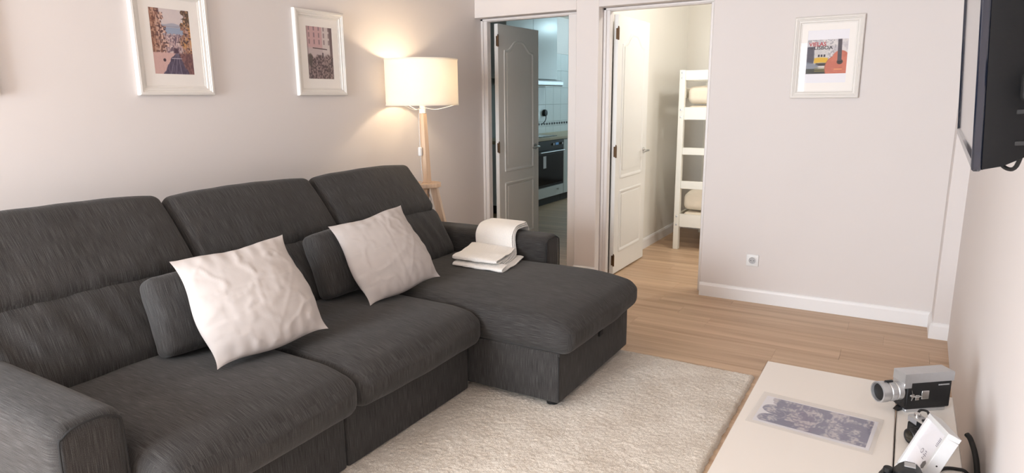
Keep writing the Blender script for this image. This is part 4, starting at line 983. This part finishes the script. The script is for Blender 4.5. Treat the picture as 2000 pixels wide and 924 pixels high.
k_ = MB(); k_.cyl((.018, -.001, .062), (.018, -.006, .062), .007, n=16); k_.tube([(.006, -.005, .064), (.018, -.006, .062), (.034, -.006, .058), (.046, -.005, .060)], .0025, 8); k_.tube([(.016, -.004, .046), (.018, -.005, .062), (.013, -.004, .082)], .0014, 6); k_.box((.028, -.006, .046), (.042, -.001, .064), .001)
cb('crank', k_, 'chrome', label='small chrome folding crank')
cb('battery_cap', MB().soft((.0135, .003, .015), .003, (2, 1, 2), mat=T(.064, -.002, .062)), 'chrome', label='square polished metal catch')
nm = MB()
for q in range(9): nm.box((.110+.0044*q, -.0008, .090), (.1132+.0044*q, .0004, .0945), .0002)
cb('name_plate', nm, 'steel', label='tiny silver lettering strip')
cb('trigger', MB().prism([(-.004, .014), (.004, .016), (.006, .004), (-.008, -.0), (-.016, .002), (-.012, .006)], lambda a, b, tt: (a, tt, b+.001), .018, .034), 'black')

# silver and black stills camera, mostly hidden behind the white frame
dirL = Vector((.62, -.78, 0)).normalized(); frn = Vector((dirL.y, -dirL.x, 0))       # frn points out of its front
c0 = Vector((.083, 2.165, CZ))
mm = Matrix.Identity(4)
for i in range(3): mm[i][0], mm[i][1], mm[i][2], mm[i][3] = dirL[i], -frn[i], (0, 0, 1)[i], c0[i]
sc = thing('compact_camera', 'small silver and black stills camera between the cine camera and the white box frame', 'camera', mat=mm)
def sb_(name, m, mat, **k): return m.build(name, mat, sc, world=False, **k)
sb_('body', MB().box((0, 0, 0), (.115, .034, .052), .004), 'leather'); sb_('top_plate', MB().box((-.001, -.001, .052), (.116, .035, .074), .004), 'steel', label='silver top plate')
sb_('lens', MB().lathe([(.025, 0), (.025, .012), (.022, .014), (.022, .028), (.020, .030), (.016, .028), (.0, .026)], (.048, 0, .028), 28, (0, -1, 0)), 'black')
sb_('front_element', MB().lathe([(.015, .0285), (.008, .0300), (.0, .0305)], (.048, 0, .028), 24, (0, -1, 0)), 'lensglass')
sb_('viewfinder_window', MB().box((.040, -.003, .056), (.066, 0, .070), .001), 'ovenglass')
for (x, rr) in ((.018, .009), (.095, .010)): sb_('dial', MB().lathe([(rr, .074), (rr, .081), (rr*.8, .083), (0, .083)], (x, .017, 0), 20), 'chrome')
sb_('hot_shoe', MB().box((.045, .008, .074), (.065, .028, .078), .001), 'dark')
sb_('strap', MB().tube([(.002, .03, .066), (-.006, .045, .078), (.02, .045, .088), (.05, .03, .088), (.07, .035, .082), (.06, .055, .07)], .0035, 8), 'dark', label='black wrist strap')

# white box frame standing tilted, with its paper insert
P1, P2, P3, P4 = [Vector(p) for p in ((.124, 1.966, .575), (.160, 1.819, .593), (.094, 1.784, .435), (.058, 1.931, .417))]
u_ = (P2-P1); a_ = u_.length; u_.normalize(); v_ = (P4-P1); b_ = v_.length; v_.normalize(); n_ = u_.cross(v_).normalized()
if n_.x > 0: n_ = -n_
bfm = Matrix.Identity(4)
for i in range(3): bfm[i][0], bfm[i][1], bfm[i][2], bfm[i][3] = u_[i], v_[i], n_[i], P1[i]
bf = thing('box_frame', 'tilted white box photo frame with its paper insert among the old cameras', 'photo frame', mat=bfm)
D_ = .032
def bq(name, m, mat, **k): return m.build(name, mat, bf, world=False, **k)
bw = .013
for (lo_, hi_) in (((0, 0, -D_), (a_, bw, 0)), ((0, b_-bw, -D_), (a_, b_, 0)), ((0, bw, -D_), (bw, b_-bw, 0)), ((a_-bw, bw, -D_), (a_, b_-bw, 0))): bq('frame_rail', MB().box(lo_, hi_, .0012), 'framewhite')
bq('back_board', MB().box((bw, bw, -D_), (a_-bw, b_-bw, -D_+.003), 0), 'plastic_w', smooth=False)
ins = bq('paper_insert', MB().box((bw, bw, -.010), (a_-bw, b_-bw, -.009), 0), 'paper', smooth=False, label='white paper insert with small printed symbols')
def mark(pts, mat): 
    MB().add([(p[0]*a_, p[1]*b_, -.0086) for p in pts], [tuple(range(len(pts)))]).build('printed_mark', mat, ins, world=False, smooth=False)
rect = lambda x0, y0, x1, y1: [(x0, y0), (x1, y0), (x1, y1), (x0, y1)]
hexa = lambda cx, cy, rx, ry: [(cx+rx*math.cos(k*math.pi/3), cy+ry*math.sin(k*math.pi/3)) for k in range(6)]
mark(hexa(.42, .50, .055, .042), 'greyink'); mark(hexa(.42, .50, .040, .030), 'paper') 
for o_ in [x for x in bpy.data.objects if x.name.startswith('printed_mark')][-1:]:
    for vv in o_.data.vertices: vv.co.z += .0003
for k in range(5): mark(rect(.53+.03*(k % 2), .455+.028*k, .60+.02*(k % 3), .468+.028*k), 'greyink')
mark([(.66, .60), (.72, .555), (.80, .58), (.80, .66), (.73, .69), (.66, .67)], 'ink')
for k in range(6): mark(rect(.70+.008*(k % 2), .16+.024*k, .82, .170+.024*k), 'greyink')
for k in range(4): mark(rect(.52, .70+.03*k, .62-.02*(k % 2), .708+.03*k), 'greyink')
bq('glass', MB().box((bw, bw, -.006), (a_-bw, b_-bw, -.0045), 0), 'glass', smooth=False)
bq('easel_leg', MB().prism([(a_*.42, b_*.35), (a_*.58, b_*.35), (a_*.62, b_*.95), (a_*.38, b_*.95)], lambda p, q, tt: (p, q, -D_-.002-tt*.004), 0, 1), 'plastic_w')
bq('hanging_hole', MB().cyl((a_-.0005, b_*.50, -D_*.55), (a_+.0006, b_*.50, -D_*.55), .0022, n=10), 'dark')

# black single-lens camera at the bottom edge of the photo
bk = thing('reflex_camera', 'black reflex camera with a silver hot shoe in front of the box frame', 'camera', (.082, 1.733, CZ))
bx_, by_ = .082, 1.733
MB().soft((.062, .022, .048), .014, (4, 2, 3), mat=T(bx_, by_, CZ+.048)).build('body', 'leather', bk)
MB().prism([(-.058, .085), (-.052, .098), (-.03, .104), (-.020, .118), (-.008, .127), (.012, .127), (.024, .118), (.032, .104), (.052, .099), (.058, .085)], lambda a, b, tt: (bx_+a, tt, CZ+b), by_-.021, by_+.021).build('prism_housing', 'black', bk)
MB().box((bx_-.010, by_-.010, CZ+.127), (bx_+.014, by_+.012, CZ+.1305), .001).build('hot_shoe', 'steel', bk, label='silver hot shoe')
MB().lathe([(.032, 0), (.032, .02), (.030, .022), (.030, .05), (.026, .05), (.02, .046), (0, .046)], (bx_, by_-.021, CZ+.048), 28, (0, -1, 0)).build('lens', 'black', bk)
for (x, rr) in ((-.042, .011), (.044, .012)): MB().lathe([(rr, 0), (rr, .009), (rr*.85, .011), (0, .011)], (bx_+x, by_, CZ+.100), 20).build('dial', 'dark', bk)

# ---------------------------------------------------------------- television
A_ = Vector((.1045, 1.917, 1.315)); B_ = Vector((.075, 1.0, 1.315))
yv = (A_-B_); TWd = yv.length; yv.normalize(); TH = .535
lean = R(3.6); side = Vector((yv.y, -yv.x, 0)).normalized()                # +x-ish: to the back of the set
zv = (Vector((0, 0, 1))*math.cos(lean)-side*math.sin(lean)).normalized(); xv = yv.cross(zv).normalized()
tvm = Matrix.Identity(4)
for i in range(3): tvm[i][0], tvm[i][1], tvm[i][2], tvm[i][3] = xv[i], yv[i], zv[i], B_[i]
tv = thing('television', 'black flat television on a wall bracket at the right edge', 'television', mat=tvm)
def tq(name, m, mat, **k): return m.build(name, mat, tv, world=False, **k)
tq('screen', MB().box((.0015, .014, .016), (.006, TWd-.014, TH-.014), 0), 'screen', smooth=False, label='glossy dark screen')
bz = MB()
for (lo_, hi_) in (((-.002, 0, 0), (.009, .012, TH)), ((-.002, TWd-.012, 0), (.014, TWd, TH)), ((-.002, .016, 0), (.014, TWd-.012, .018)), ((-.002, .016, TH-.014), (.014, TWd-.012, TH))): bz.box(lo_, hi_, .004)
tq('bezel', bz, 'bezel')
hs = MB(); V = []
for (x, y0, y1, z0, z1) in ((.009, .002, TWd-.002, .002, TH-.002), (.030, .003, TWd-.003, .006, TH-.004), (.064, .014, TWd-.014, .022, TH-.02), (.092, .16, TWd-.16, .10, TH-.10)):
    V += [(x, y0, z0), (x, y1, z0), (x, y1, z1), (x, y0, z1)]
F = [(0, 1, 2, 3), (12, 13, 14, 15)]
for k in range(3):
    for j in range(4): F.append((4*k+j, 4*k+(j+1) % 4, 4*k+4+(j+1) % 4, 4*k+4+j))
hs.add(V, F); tq('back_housing', hs, 'tvblack', angle=25)
for z in (.03, .068):
    tq('vent_slot', MB().box((.040, .0055, z), (.052, .0085, z+.006), .001), 'dark')
bk_ = MB(); bk_.box((.090, TWd/2-.10, .16), (.098, TWd/2+.10, .38), .003); bk_.box((.098, TWd/2-.03, .24), (.20, TWd/2+.03, .30), .003)
tq('wall_bracket', bk_, 'mount')
pg = MB().soft((.010, .014, .016), .005, (1, 1, 1), mat=T(.052, -.008, .100)); plug = tq('plug', pg, 'dark', label='black plug with two brass pins')
for dx in (-.004, .005): MB().cyl((.052+dx, -.010, .085), (.052+dx, -.010, .074), .0017, n=8).build('plug_pin', 'brass', plug, world=False)
cc = MB().tube([(.050, .50, .03), (.055, .47, -.02), (.062, .44, -.036), (.075, .40, -.030), (.085, .36, .03)], .0035, 8); tq('power_cable', cc, 'dark')
cc = MB().tube([(.052, .50, .03), (.055, .485, -.012), (.060, .475, -.026), (.066, .455, -.012), (.07, .45, .03)], .003, 8); tq('signal_cable', cc, 'dark')

# cables beside the unit
m = MB().tube([(.150, 1.96, CZ+.0045), (.175, 2.005, CZ+.0045), (.205, 2.02, CZ+.0045), (.228, 2.02, CZ+.001), (.245, 2.03, .36), (.25, 2.05, .2), (.25, 2.10, .006)], .0045, 8)
tag(m.build('power_cable', 'dark'), 'thin black cable trailing over the edge of the narrow white unit', 'cable')
m = MB().tube([(.234, 2.18, .44), (.245, 2.16, .43), (.258, 2.10, .39), (.262, 2.0, .30), (.262, 1.9, .15), (.255, 1.8, .008)], .0075, 10)
tag(m.build('coaxial_cable', 'dark'), 'thick black cable looping down between the white unit and the wall', 'cable')
